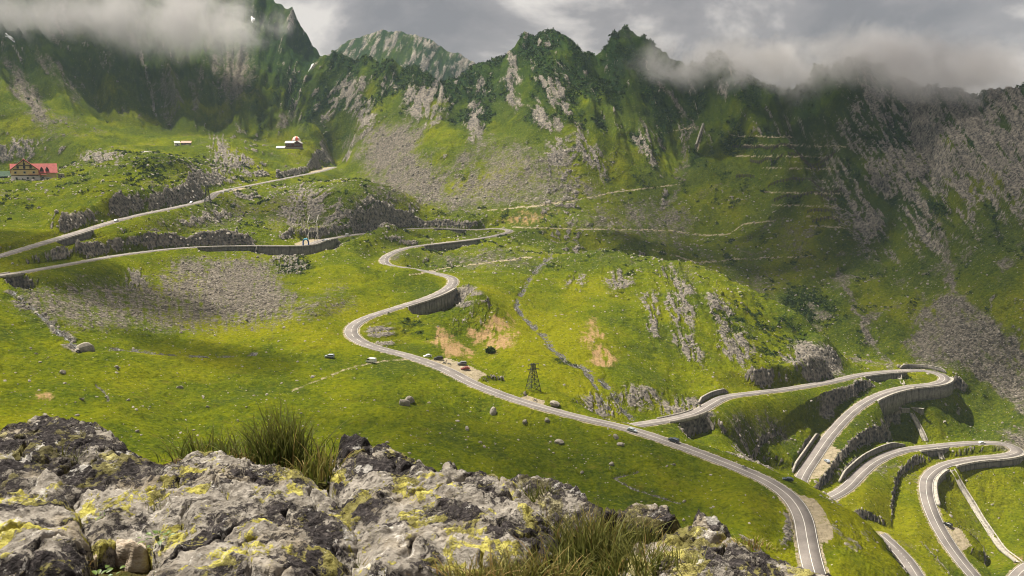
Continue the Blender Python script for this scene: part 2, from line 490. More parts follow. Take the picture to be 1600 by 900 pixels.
# walls and rock cuts along the roads: road, columns, rows, side (1 right of travel, 0 left), drop(-)/rise(+) in metres, kind
ZONES = [
 ('R1', 110, 332, 300, 372, 0, 22, 'cut'), ('R1', 440, 520, 258, 284, 0, 9, 'cut'), ('R1', 0, 120, 365, 402, 0, 4, 'cut'),
 ('R2', 140, 405, 380, 410, 0, 13, 'cut'), ('R2', 505, 770, 350, 378, 0, 11, 'cut'), ('R2', 640, 720, 374, 388, 1, 3, 'cut'),
 ('R2', 398, 519, 370, 390, 1, -9, 'wall'), ('R2', 300, 398, 380, 390, 1, -3, 'wall'), ('R2', 625, 701, 446, 482, 0, -10, 'wall'),
 ('R2', 675, 730, 352, 362, 1, -5, 'wall'), ('R2', 655, 745, 370, 385, 0, -6, 'wall'), ('R1', 75, 135, 355, 380, 1, -4, 'wall'),
 ('R3', 1108, 1152, 612, 636, 0, 2.8, 'wall'), ('R3', 1190, 1318, 588, 615, 0, 16, 'cut'), ('R3', 1340, 1408, 577, 588, 1, -4.5, 'wall'),
 ('R3', 1412, 1470, 577, 586, 0, 3, 'wall'), ('R3', 1360, 1480, 588, 628, 0, -8.5, 'wall'), ('R3', 1254, 1296, 680, 745, 1, 3.2, 'wall'),
 ('R3', 1326, 1425, 700, 764, 0, 3.6, 'wall'), ('R3', 1425, 1475, 694, 706, 1, -4, 'wall'), ('R3', 1480, 1592, 704, 727, 0, -4, 'wall'),
 ('R3', 1445, 1470, 728, 790, 0, -3.5, 'wall'), ('R3', 1040, 1092, 640, 660, 1, -9, 'bridge'), ('R2', -20, 28, 425, 436, 1, -9, 'bridge'),
]
_off = {}; _n = 0
for k_, P in ROADP.items(): _off[k_] = _n; _n += len(P)
ZH = np.zeros((2, _n)); ZC = np.zeros((2, _n)); ZONE_SPANS = []
_rpx, _rpy = project(ALLR[:, 0], ALLR[:, 1], ALLR[:, 2])
for (rk_, x0, x1, y0, y1, sd_, h_, kd) in ZONES:
    a = _off[rk_]; b = a + len(ROADP[rk_])
    ids = np.nonzero((_rpx >= x0) & (_rpx <= x1) & (_rpy >= y0) & (_rpy <= y1) & (np.arange(_n) >= a) & (np.arange(_n) < b))[0]
    if not len(ids): print('EMPTY ZONE', rk_, x0, x1); continue
    runs = np.split(ids, np.nonzero(np.diff(ids) > 1)[0] + 1); ids = max(runs, key=len)
    ZH[sd_, ids] = h_; ZC[sd_, ids] = 1
    ZONE_SPANS.append((rk_, ids[0] - a, ids[-1] - a, sd_, h_, kd))
for s_ in (0, 1):
    ZH[s_] = np.convolve(ZH[s_], np.ones(7) / 7, 'same'); ZC[s_] = np.convolve(ZC[s_], np.ones(7) / 7, 'same')

# lean of the ribs and gullies across the picture's breadth (columns per row)
def lean(px): return np.interp(px, [-100, 150, 330, 480, 620, 760, 900, 1100, 1300, 1600], [0.7, 0.45, 0.1, -0.6, -0.35, -0.1, 0.35, 0.35, 0.45, 0.62])

def mountain_w(px, py, r):
    """how far a spot belongs to the steep mountain flanks"""
    base = np.interp(px, [0, 300, 480, 560, 700, 850, 1000, 1150, 1250, 1400, 1500, 1600], [1200, 1250, 1260, 1290, 1130, 1010, 990, 985, 880, 770, 740, 740])
    return sstep(0, 110, r - base)

CONE = at_r(748, 486, 524.0); KNOLL = at_r(1120, 480, 640.0)
def detail(x, y, z0, az, r):
    """relief added to the smooth lie of the land"""
    px, py = project(x, y, z0)
    mw = mountain_w(px, py, r)
    u = px - lean(px) * py
    v = py
    far = np.clip(r / 1200.0, 0.4, 1.25) * (1 - 0.45 * sstep(1900, 2300, r))
    big = fbm(u / 95.0 + 3.1, v / 330.0, 3, 11, ridged=True)
    mid = fbm(u / 34.0, v / 120.0 + 5, 3, 23, ridged=True)
    sml = fbm(u / 11.0, v / 26.0, 3, 37, ridged=True)
    crag = fbm(x / 40.0, y / 40.0, 3, 41)
    amp = 0.75 + 0.6 * noise2(u / 160.0, v / 160.0, 19)
    dm = far * (24.0 * (big - 0.42) + 8.0 * amp * (mid - 0.40) + 3.2 * (sml - 0.38) + 9.0 * crag)
    fade = sstep(55, 150, py) * sstep(360, 265, py)
    dm = dm + fade * (34.0 * np.exp(-((px - 835 - 0.42 * (py - 50)) / 62.0) ** 2) - 20.0 * np.exp(-((px - 1068) / 34.0) ** 2) - 16.0 * np.exp(-((px - 725 + 0.15 * (py - 100)) / 38.0) ** 2)
                      + 18.0 * np.exp(-((px - 1310 - 0.5 * (py - 100)) / 45.0) ** 2) - 12.0 * np.exp(-((px - 1225 - 0.4 * (py - 100)) / 35.0) ** 2))
    dm = dm * (1 - 0.75 * np.exp(-((px - 512) / 48.0) ** 2) * sstep(105, 150, py))
    # hills between the meadow and the mountains
    hw = sstep(560, 760, r) * (1 - mw) + 0.35 * sstep(0, 1, (px > 950)) * (1 - mw)
    hw = np.clip(hw, 0, 1) * sstep(400, 470, r)
    dh = 4.6 * fbm(x / 38.0, y / 55.0, 3, 51) + 2.0 * (fbm(x / 13.0, y / 16.0, 3, 61, ridged=True) - 0.3)
    knoll = np.exp(-(((px - 1110) / 150) ** 2 + ((py - 500) / 75) ** 2))
    dh = dh + knoll * (2.5 + 4.5 * (fbm(u / 26.0, v / 90.0, 3, 66, ridged=True) - 0.35))
    cone = np.exp(-((x - CONE.x) / 14.0) ** 2 - ((y - CONE.y) / 22.0) ** 2)
    mound = np.exp(-((x - KNOLL.x) / 48.0) ** 2 - ((y - KNOLL.y) / 55.0) ** 2)
    dl = 8.0 * mound + 12.5 * cone * (1 + 0.25 * fbm(u / 6.0, v / 30.0, 2, 68)) + 1.7 * fbm(x / 31.0, y / 36.0, 3, 71) + 0.75 * fbm(x / 8.0, y / 8.0, 3, 81) + 0.22 * fbm(x / 2.6, y / 2.6, 2, 83) - 0.9 * sstep(0.72, 0.98, 1 - 2 * np.abs(noise2(x / 45.0 + 0.3 * noise2(x / 15.0, y / 15.0, 86), y / 60.0, 85)))
    nearw = sstep(170, 260, r)
    return mw * dm + hw * dh + dl * nearw, mw, hw

# lay-bys widen the bed on one side: road, columns, rows, side, metres
LAYBYS = [('R2', 655, 735, 555, 603, 0, 9.5), ('R2', 795, 850, 615, 642, 0, 5), ('R2', 1222, 1275, 768, 850, 0, 4.2), ('R3', 1250, 1300, 690, 748, 0, 7),
          ('R3', 1462, 1490, 815, 860, 0, 6.5), ('R1', 343, 372, 290, 302, 1, 8), ('R1', 488, 531, 255, 272, 0, 8), ('R2', 468, 512, 370, 388, 0, 10)]
LB = np.zeros((2, _n))
for (rk_, x0, x1, y0, y1, sd_, h_) in LAYBYS:
    a = _off[rk_]; b = a + len(ROADP[rk_])
    ids = np.nonzero((_rpx >= x0) & (_rpx <= x1) & (_rpy >= y0) & (_rpy <= y1) & (np.arange(_n) >= a) & (np.arange(_n) < b))[0]
    u_ = np.linspace(0, 1, len(ids)); LB[sd_, ids] = h_ * np.minimum(1, 2.6 * np.sin(np.pi * u_))
def pad(px, py, r, ra, rb, rc, dz=0.0):
    p = at_r(px, py, r); return (p.x, p.y, p.z + dz, ra, rb, rc)
LZ = -26.0
LAKE = at_z(-8, 272, LZ); LAKE.x -= 50; LAKE.y += 15
PADS = [(LAKE.x, LAKE.y, LZ - 1.5, 105, 95, 1.35), pad(52, 281, 860, 24, 15, 1.9, -0.4), pad(457, 232, 1188, 17, 10, 1.8, -0.5), pad(229, 244, 955, 8, 6, 2.2), pad(263, 253, 940, 8, 6, 2.0), pad(285, 227, 1150, 14, 8, 1.8)]
def ground_z(x, y, full=True):
    x = np.asarray(x, float).ravel(); y = np.asarray(y, float).ravel()
    az = np.arctan2(x, y); r = np.hypot(x, y)
    z = bilerp(G_T, az, np.log(r)) * r
    dz, mw, hw = detail(x, y, z, az, r)
    d, rz, ri, rs = road_near(x, y)
    zh = np.where(d < 40, ZH[rs, ri], 0.0); zc_ = np.where(d < 40, ZC[rs, ri], 0.0)
    wob = 1.2 * noise2(x / 6.0, y / 6.0, 91)
    tgt = z + dz * sstep(4, 20, d)
    out = 1 - sstep(6, 26, d)
    tgt = np.where(zh < -0.1, tgt + (np.minimum(tgt, rz + zh) - tgt) * out, tgt)
    tgt = np.where(zh > 0.1, tgt + (np.maximum(tgt, rz + zh * np.clip(0.95 + 0.4 * fbm(x / 30.0, y / 30.0, 2, 97), 0.6, 1.25)) - tgt) * out, tgt)
    cut = np.abs(tgt - rz)
    rg1 = 0.7 * fbm(x / 14.0, y / 14.0, 2, 95, 0.6) + 0.55 * fbm(x / 3.0, y / 3.0, 2, 96, 0.6); cutz = (zh > 0.1)
    wd = np.clip(cut * 3.4, 5.0, 20.5) * (1 - zc_) + np.where(cutz, 2.4 + 0.33 * np.abs(zh) + 2.0 * rg1, 0.9) * zc_
    bed = 4.6 + np.where(d < 40, LB[rs, ri], 0.0) - 0.8 * ((zh < -0.1) & (zc_ > 0.5))
    wd = np.maximum(wd + wob * 0.6 * ~((zh < -0.1) & (zc_ > 0.5)), 0.9)
    de = d + 1.5 * rg1 * zc_ * cutz * (d > bed)
    bl = 0.5 * sstep(bed, bed + wd, de) + 0.5 * np.clip((de - bed) / wd, 0, 1)
    zz = np.where(d < 25.5, (rz - 0.14) * (1 - bl) + tgt * bl, z + dz)
    for cx, cy, cz, ra, rb, rc in PADS:
        q_ = np.hypot((x - cx) / ra, (y - cy) / rb); m_ = 1 - sstep(1.0, rc, q_); zz = zz * (1 - m_) + cz * m_
    # keep the ground in front from rising over the carriageway's outer edge
    return (zz, mw, hw, d, bed) if full else zz

def gz(x, y): return float(ground_z([x], [y], False)[0])

# visible ground under a pixel: march the ray
def on_ground(px, py, r0=230.0, r1=2600.0):
    a, t = ray(px, py)
    r = np.exp(np.linspace(math.log(r0), math.log(r1), 900))
    x = r * math.sin(a); y = r * math.cos(a)
    z = ground_z(x, y, False)
    below = np.nonzero(z >= r * float(t))[0]
    i = below[0] if len(below) else len(r) - 1
    return Vector((float(x[i]), float(y[i]), float(z[i])))

# ------------------------------------------------------------------ terrain vertices: rows spread so that steep faces get enough of them
NC, NR = 1000, 800
c_az = np.linspace(AZ0, AZ1, NC)
# finer inside the field of view
c_az = np.sign(c_az) * (np.abs(c_az) / AZ1) ** 1.0 * AZ1
lrf = np.concatenate([np.linspace(math.log(1.5), math.log(200), 30, endpoint=False), np.linspace(math.log(200), math.log(3200), 900)])
AA, LL = np.meshgrid(np.linspace(AZ0, AZ1, 220), lrf, indexing='ij')
Rr = np.exp(LL); zc = ground_z(Rr * np.sin(AA), Rr * np.cos(AA), False).reshape(AA.shape)
_, pyc = project(Rr * np.sin(AA), Rr * np.cos(AA), zc)
w = np.abs(np.diff(pyc, axis=1)); w[:, :29] = 1.0
w[:, 29:] = np.minimum(w[:, 29:], 14) + np.diff(lrf)[None, 29:] * 170
k = np.ones(9) / 9
w = np.apply_along_axis(lambda q: np.convolve(np.pad(q, 4, mode='edge'), k, 'valid'), 0, w)
w = np.apply_along_axis(lambda q: np.convolve(np.pad(q, 4, mode='edge'), k, 'valid'), 1, w)
cum = np.concatenate([np.zeros((w.shape[0], 1)), np.cumsum(w, axis=1)], 1)
Lrows = np.stack([np.interp(np.linspace(0, c[-1], NR), c, lrf) for c in cum])           # 220 x NR
fa = np.linspace(0, 219, NC); ia = np.minimum(fa.astype(int), 218); fu = (fa - ia)[:, None]
LRV = Lrows[ia] * (1 - fu) + Lrows[ia + 1] * fu                                         # NC x NR
AZV = np.repeat(c_az[:, None], NR, 1)
TX = (np.exp(LRV) * np.sin(AZV)).ravel(); TY = (np.exp(LRV) * np.cos(AZV)).ravel()
TZ, T_mw, T_hw, T_d, T_cut = ground_z(TX, TY)
TR = np.hypot(TX, TY)
PX, PY = project(TX, TY, TZ)
# ------------------------------------------------------------------ what grows or lies where
nz1 = fbm(TX / 22.0, TY / 22.0, 4, 101); nz2 = fbm(TX / 7.0, TY / 9.0, 3, 111)
nz3 = fbm(TX / 55.0, TY / 55.0, 4, 131)
WX = PX + 16 * nz1 + 7 * nz2 + 22 * nz3; WY = PY + 9 * fbm(TX / 18.0, TY / 18.0, 3, 121) + 4 * nz2 + 8 * nz3

def ell(cx, cy, rx, ry, rot=0.0, soft=0.5, rmin=0, rmax=9999):
    c, s = math.cos(math.radians(rot)), math.sin(math.radians(rot))
    dx, dy = WX - cx, WY - cy
    d = np.sqrt(((dx * c + dy * s) / rx) ** 2 + ((-dx * s + dy * c) / ry) ** 2)
    return (1 - sstep(1 - 1.3 * soft, 1 + 1.1 * soft, d)) * ((TR > rmin) & (TR < rmax))

def poly(pts, soft=8.0, rmin=0, rmax=9999):
    P = np.array(pts, float); inside = np.zeros(len(WX), bool); dist = np.full(len(WX), 1e9)
    box = (WX > P[:, 0].min() - 40) & (WX < P[:, 0].max() + 40) & (WY > P[:, 1].min() - 40) & (WY < P[:, 1].max() + 40) & (TR > rmin) & (TR < rmax)
    s = np.nonzero(box)[0]; x, y = WX[s], WY[s]; ins = np.zeros(len(s), bool); dd = np.full(len(s), 1e9)
    for i in range(len(P)):
        a, b = P[i], P[(i + 1) % len(P)]
        cr_ = ((a[1] > y) != (b[1] > y)) & (x < (b[0] - a[0]) * (y - a[1]) / (b[1] - a[1] + 1e-9) + a[0])
        ins ^= cr_
        ab = b - a; t = np.clip(((x - a[0]) * ab[0] + (y - a[1]) * ab[1]) / (ab @ ab), 0, 1)
        dd = np.minimum(dd, np.hypot(a[0] + t * ab[0] - x, a[1] + t * ab[1] - y))
    out = np.zeros(len(WX)); out[s] = sstep(-2.2 * soft, 2.2 * soft, np.where(ins, dd, -dd)); return out

def trail(pts, hw, warp=0.25, rmin=0, rmax=9999):
    """narrow track; the half width is in photo columns"""
    P = np.array(pts, float); x0 = PX + (WX - PX) * warp; y0 = PY + (WY - PY) * warp
    box = (x0 > P[:, 0].min() - 20) & (x0 < P[:, 0].max() + 20) & (y0 > P[:, 1].min() - 20) & (y0 < P[:, 1].max() + 20) & (TR > rmin) & (TR < rmax)
    s = np.nonzero(box)[0]; x, y = x0[s], y0[s]; dd = np.full(len(s), 1e9)
    for a, b in zip(P[:-1], P[1:]):
        ab = b - a; t = np.clip(((x - a[0]) * ab[0] + (y - a[1]) * ab[1]) / (ab @ ab + 1e-9), 0, 1)
        dd = np.minimum(dd, np.hypot(a[0] + t * ab[0] - x, a[1] + t * ab[1] - y))
    out = np.zeros(len(WX)); out[s] = 1 - sstep(hw * 0.3, hw * 1.6, dd); return out

def union(*ms):
    o = np.zeros(len(WX))
    for m in ms: o = np.maximum(o, m)
    return o

UU = PX - lean(PX) * PY
rib1 = fbm(UU / 17.0, PY / 60.0, 5, 201, 0.68)
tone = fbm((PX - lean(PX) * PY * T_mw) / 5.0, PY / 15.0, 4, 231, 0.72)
rib2 = fbm(UU / 6.0, PY / 20.0, 3, 211, 0.6)
big1 = fbm(UU / 70.0, PY / 150.0, 3, 221)
# steepness of the finished surface
ZG = TZ.reshape(NC, NR); RG = TR.reshape(NC, NR)
sl_r = np.gradient(ZG, axis=1) / np.maximum(np.gradient(RG, axis=1), 0.05)
arc = np.maximum(RG * (c_az[1] - c_az[0]), 0.05); sl_a = np.gradient(ZG, axis=0) / arc
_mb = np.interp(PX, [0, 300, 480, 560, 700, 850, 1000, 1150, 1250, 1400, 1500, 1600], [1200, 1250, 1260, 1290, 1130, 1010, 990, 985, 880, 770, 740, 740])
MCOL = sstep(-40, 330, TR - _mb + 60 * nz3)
STEEP = np.hypot(sl_r, np.clip(sl_a, -3, 3)).ravel()

right_w = sstep(1180, 1380, PX + 0.25 * (PY - 250)) * T_mw
left_w = (1 - sstep(330, 480, PX)) * T_mw
mid_w = T_mw * (1 - right_w) * (1 - left_w)
m_rock = np.zeros(len(WX))
m_rock = union(m_rock, right_w * sstep(-0.16, 0.36, rib1 * 0.8 + rib2 * 0.3 + 0.4 * tone + 0.45 * big1 + 0.06 + 0.16 * sstep(1330, 1420, PX) * sstep(420, 250, PY)),
               mid_w * sstep(0.15, 0.50, rib1 * 0.75 + rib2 * 0.3 + 0.25 * tone + 0.25 * big1 + 0.10 * sstep(250, 120, PY) + 0.05 * (STEEP - 0.9)),
               left_w * sstep(0.20, 0.48, rib1 * 0.7 + rib2 * 0.4 + 0.2 * big1 + 0.1 * sstep(130, 60, PY)))
m_rock = union(m_rock, sstep(1.05 + 0.5 * sstep(1150, 1300, PX), 1.6 + 0.6 * sstep(1150, 1300, PX), STEEP + 0.35 * nz2) * (TR > 240) * (1 - T_mw))
# crags on the ridge's front and on the knoll
rk = lambda *a, **k: 0.97 * ell(*a, **k) * sstep(-0.28, 0.26, rib2 * 0.9 + 0.6 * rib1 + 0.3 * tone + 0.1)
m_rock = union(m_rock, rk(560, 160, 26, 55, -30), rk(655, 165, 32, 42, -10), rk(745, 175, 16, 60, 5), rk(690, 145, 14, 40, -15), rk(515, 165, 12, 40, 35),
               rk(800, 130, 14, 50, 5), rk(860, 210, 16, 70, -20), rk(925, 240, 14, 60, -28), rk(880, 150, 14, 45, -10), rk(1010, 225, 18, 40, -15),
               rk(1060, 470, 22, 55, -8), rk(1020, 490, 10, 45, -4), rk(1125, 490, 16, 45, -25), rk(1150, 540, 30, 45, -35), rk(1245, 570, 14, 40, -35), rk(1080, 545, 16, 40, -40), rk(965, 440, 22, 18), rk(900, 440, 20, 16),
               rk(1000, 620, 45, 22, 10), rk(940, 635, 40, 18, 20), rk(1075, 640, 40, 22, 5), rk(1300, 640, 18, 18), rk(345, 245, 18, 40, -15), rk(372, 255, 14, 26, -30), rk(465, 325, 16, 40, 20), rk(590, 330, 40, 22, 30), rk(545, 350, 60, 20, 0), rk(500, 320, 40, 30), rk(40, 228, 32, 14), rk(155, 245, 42, 12), rk(205, 440, 22, 22), rk(450, 410, 30, 22), rk(735, 468, 26, 22), 0.7 * ell(742, 500, 45, 26, 10, 0.5, 440, 620) * sstep(0.0, 0.3, tone), rk(600, 525, 30, 20, 25), rk(1500, 640, 8, 8), rk(1225, 815, 10, 40), rk(1330, 840, 40, 25, 40, rmax=380) * 0.6)
m_scree = union(
    poly([(225, 440), (300, 402), (400, 398), (440, 430), (470, 480), (405, 515), (335, 505), (270, 480)], 14, 380, 760),
    0.75 * poly([(440, 480), (500, 455), (530, 480), (470, 500)], 8, 380, 760),
    poly([(575, 180), (610, 195), (660, 185), (655, 235), (690, 285), (730, 325), (650, 325), (590, 285), (548, 230)], 14, 900),
    0.7 * ell(650, 295, 60, 25, 20, 0.6, 880), 0.9 * ell(45, 150, 18, 65, -28, 0.6), 0.7 * ell(265, 150, 16, 60, 0, 0.6), 0.85 * ell(365, 115, 38, 48, 0, 0.6), 0.6 * ell(90, 190, 50, 14, 10), 0.6 * left_w * sstep(-0.1, 0.35, fbm(UU / 30.0, PY / 80.0, 4, 651, 0.6) + 0.2 * tone),
    0.6 * ell(985, 330, 75, 20, 0, 0.6, 800), 0.65 * ell(800, 275, 60, 45, -20, 0.7, 800), 0.55 * ell(720, 270, 16, 60, 15, 0.7, 800), 0.7 * ell(445, 185, 28, 14, -35, 0.6, 1100),
    poly([(1478, 452), (1512, 460), (1560, 510), (1620, 545), (1620, 655), (1540, 600), (1490, 572), (1428, 570), (1414, 530), (1440, 480)], 9, 560),
    0.9 * poly([(1430, 300), (1445, 300), (1490, 400), (1500, 460), (1475, 460), (1465, 380)], 6, 560), 0.8 * ell(1590, 690, 40, 25, 0, 0.6, 560),
    0.6 * poly([(1130, 645), (1205, 632), (1245, 690), (1190, 700), (1130, 692)], 10, 380, 640), 0.55 * ell(105, 470, 90, 30, 15, 0.7, 420, 700), 0.5 * ell(1390, 735, 30, 22, 0, 0.7, 480),
    0.5 * ell(760, 400, 120, 18, 0, 0.7, 560, 900), 0.55 * ell(620, 400, 20, 14, 0, 0.7), 0.8 * trail([(1310, 420), (1340, 490), (1380, 560), (1395, 580)], 7, 1.0), 0.6 * ell(1060, 385, 26, 10, 20, 0.6, 700), 0.5 * ell(1110, 400, 30, 10, 20, 0.6, 700),
    0.7 * trail([(1075, 200), (1068, 260), (1055, 310), (1040, 350)], 5, 0.8, 800), 0.7 * trail([(1030, 130), (1060, 160), (1085, 200)], 4, 0.8, 800), 0.7 * trail([(880, 230), (895, 270), (935, 310)], 6, 1, 800), 0.5 * ell(1240, 380, 22, 60, -30, 0.6, 800))
m_scree = union(m_scree, 0.72 * poly([(10, 452), (230, 425), (300, 440), (460, 470), (540, 440), (560, 480), (430, 520), (300, 520), (120, 525), (30, 490)], 14, 360, 700), 0.62 * poly([(640, 395), (800, 385), (830, 420), (700, 425)], 10, 600, 860), 0.6 * ell(470, 330, 70, 45, 0, 0.6, 700, 1000), 0.66 * poly([(560, 300), (700, 250), (760, 200), (900, 260), (960, 310), (900, 325), (760, 330), (640, 335)], 12, 860), 0.55 * ell(600, 340, 60, 20, 0, 0.6, 700, 1000), 0.6 * poly([(860, 335), (1050, 310), (1120, 350), (1050, 385), (900, 365)], 10, 800), 0.5 * ell(330, 340, 120, 25, -10, 0.6, 600, 860), 0.45 * ell(1180, 440, 70, 40, 20, 0.6, 720))
m_dirt = union(poly([(676, 508), (690, 512), (735, 548), (742, 558), (705, 560), (682, 540)], 4, 380, 640), poly([(733, 514), (760, 500), (790, 490), (812, 520), (800, 545), (770, 552), (745, 545)], 6, 380, 640) * sstep(-0.5, 0.1, nz2),
               ell(940, 556, 28, 16, 0, 0.4, 380, 700), 0.8 * ell(925, 525, 16, 26, 10, 0.5, 380, 700), 0.7 * ell(820, 345, 36, 10, 0, 0.6, 780), 0.7 * ell(70, 621, 18, 7, 0, 0.5, 280, 420), 0.55 * ell(840, 335, 40, 10, -8, 0.6, 800), 0.5 * ell(1590, 872, 22, 12, 0, 0.5, 480))
m_path = 0.78 * union(*[trail([(a, y), (b, y + 3)], 1.7, 0.15, 800) * 1.0 for a, b, y in ((1150, 1300, 243), (1190, 1310, 262), (1195, 1320, 300), (1205, 1310, 320), (1260, 1310, 338), (1140, 1240, 212), (1160, 1320, 226), (1265, 1318, 353))],
               trail([(760, 328), (830, 323), (900, 313), (960, 300), (1030, 292), (1060, 288)], 1.6, 0.15, 780), trail([(800, 355), (900, 358), (1000, 359), (1050, 360), (1100, 368), (1140, 366), (1160, 350), (1210, 345)], 1.5, 0.15, 780),
               trail([(1030, 208), (1060, 204), (1085, 198)], 1.2, 0.2, 900), trail([(1020, 390), (1090, 410), (1160, 405), (1270, 400)], 1.4, 0.2, 700), trail([(640, 430), (720, 415), (800, 405), (830, 402)], 1.6, 0.2, 560, 900),
               trail([(640, 560), (600, 564), (560, 572), (510, 590), (455, 610)], 2.0, 0.2, 300, 520) * 0.8, trail([(1100, 200), (1090, 235)], 2.0, 0.1, 900),
               trail([(355, 305), (400, 330), (440, 350)], 2.0, 0.3, 600) * 0.6, trail([(1200, 250), (1300, 258)], 1.3, 0.2, 800) * 0.7, trail([(1190, 272), (1310, 285)], 1.3, 0.2, 800) * 0.7)
STREAMS = [[(862, 395), (850, 408), (832, 425), (822, 445), (812, 465), (808, 478)], [(808, 478), (825, 500), (850, 525), (862, 545), (885, 562), (905, 572), (935, 590), (955, 610), (975, 640), (990, 655)], [(20, 455), (45, 475), (70, 497), (100, 525), (125, 545)],
           [(125, 545), (190, 545), (260, 552), (330, 556), (400, 552)], [(905, 572), (925, 590), (940, 620), (955, 650)]]
m_wet = union(*[trail(s, h, 0.35, 300, 800) for s, h in zip(STREAMS, (4.2, 4.4, 5.5, 2.0, 3.0))])
m_wet = m_wet * np.clip(0.62 + 1.5 * nz2 + 0.5 * tone, 0.0, 1)
m_wet = union(m_wet, 0.7 * trail([(150, 600), (165, 612), (170, 625)], 2, 0.3, 280, 420), 0.6 * trail([(1000, 735), (960, 745), (985, 760), (1000, 765), (1060, 785)], 2, 0.3, 280, 400))
m_shrub = np.clip(union(right_w * sstep(-0.05, 0.35, fbm(UU / 40.0, PY / 60.0, 4, 301)), mid_w * sstep(-0.02, 0.3, fbm(UU / 34.0, PY / 50.0, 4, 311) + 0.25 * sstep(230, 120, PY)),
                0.7 * ell(250, 275, 60, 30, 0, 0.6, 700, 1000) * sstep(-0.1, 0.2, nz2), 0.9 * ell(1200, 520, 90, 50, 30, 0.6, 500, 760) * sstep(-0.05, 0.2, nz2 + nz1 * 0.5), 0.8 * ell(640, 510, 50, 16, 25, 0.6, 420, 600) * sstep(-0.05, 0.2, nz2),
                0.8 * ell(460, 415, 30, 16, 0, 0.6, 500, 700), 0.8 * ell(880, 565, 20, 5, 20), 0.8 * ell(1265, 480, 50, 30, 20, 0.6, 680), 0.5 * T_hw * sstep(0.15, 0.4, nz1 + nz2 * 0.6)), 0, 1)
# random turf tone, plus sun patches and cloud shade painted into it
m_cool_shade = np.clip(0.5 + 1.1 * fbm(TX / 38.0, TY / 48.0, 4, 411) + 0.35 * nz2 - 0.25 * ell(860, 545, 110, 60) - 0.25 * ell(1400, 800, 120, 70) - 0.2 * ell(420, 520, 120, 22) + 0.25 * ell(980, 740, 160, 60), 0, 1)
m_lush_lit = np.clip(0.42 + 0.85 * fbm(TX / 60.0, TY / 75.0, 3, 401) + 0.5 * nz1 + 0.3 * nz2 - 0.80 * MCOL * (1 - 0.30 * mid_w * sstep(150, 280, PY)) - 0.15 * T_hw + 0.4 * ell(840, 530, 120, 70) + 0.55 * ell(1400, 800, 140, 85) + 0.25 * ell(420, 525, 130, 25) - 0.3 * ell(990, 740, 110, 60), 0, 1)
m_scree = np.clip(m_scree * (1 + 0.55 * rib2 + 0.5 * nz2 + 0.6 * fbm(UU / 22.0, PY / 60.0, 3, 631) + 0.3 * tone) - 0.08, 0, 1)
slope_grass = np.clip(ell(1240, 645, 90, 35, 0, 0.5, 440, 640) - ell(1302, 648, 16, 18, 0, 0.4), 0, 1)
m_rock = m_rock * (1 - 0.75 * slope_grass)
m_rock = np.where(TR > 1900, 0.92 * sstep(-0.35, 0.35, rib1 * 0.7 + rib2 * 0.4 + 0.3 * tone), m_rock)
m_rock = np.maximum(m_rock, 0.62 * sstep(0.28, 0.5, fbm(TX / 9.0, TY / 9.0, 3, 601)) * T_hw * sstep(0.05, 0.3, fbm(TX / 45.0, TY / 45.0, 2, 611)))
m_scree = np.maximum(m_scree, 0.5 * sstep(0.1, 0.45, fbm(TX / 30.0, TY / 30.0, 3, 621)) * (T_hw * 0.8 + 0.5 * sstep(1150, 1300, PX) * (1 - T_mw)))
m_rock = np.clip(m_rock, 0, 1) * (1 - sstep(0.3, 0.8, m_dirt))
T_bed = T_cut
road_side = (1 - sstep(T_bed - 0.1, T_bed + np.maximum(0.45 + 1.3 * nz2, 0.15), T_d)) * (0.72 + 0.15 * (T_bed > 5.5))
m_dirt = np.clip(m_dirt * (0.80 + 1.3 * tone + 0.5 * nz2), 0, 1)
road_side = road_side * (1 - sstep(0.55, 0.95, STEEP))
bare = 0.62 * sstep(0.36, 0.6, fbm(TX / 7.0, TY / 5.0, 4, 641, 0.6)) * sstep(-0.05, 0.35, nz3 + 0.4 * nz1) * (1 - T_mw) * (TR > 250)
m_path = union(m_path, road_side, bare)
m_rock = union(m_rock, 0.8 * trail(STREAMS[2], 10, 1.0, 380, 600) * sstep(-0.3, 0.2, nz2), ell(1278, 562, 44, 24, 28, 0.4, 540, 660) * 0.95)

# break the surface of crags and scree up a little
zadd = m_rock * (1 - sstep(0, 1, T_d < 6)) * np.clip(TR / 700.0, 0.4, 2.0) * (1.3 * fbm(TX / 5.0, TY / 5.0, 2, 501, ridged=True))
zadd = zadd + T_mw * np.clip(TR / 1100.0, 0.6, 1.6) * 2.4 * tone * (0.35 + 0.65 * m_rock)
TZ2 = TZ + zadd - 1.5 * m_wet * (T_d > 7)
co = np.stack([TX, TY, TZ2], 1)
ii, jj = np.meshgrid(np.arange(NC - 1), np.arange(NR - 1), indexing='ij')
q = np.stack([ii * NR + jj, (ii + 1) * NR + jj, (ii + 1) * NR + jj + 1, ii * NR + jj + 1], -1).reshape(-1, 4)

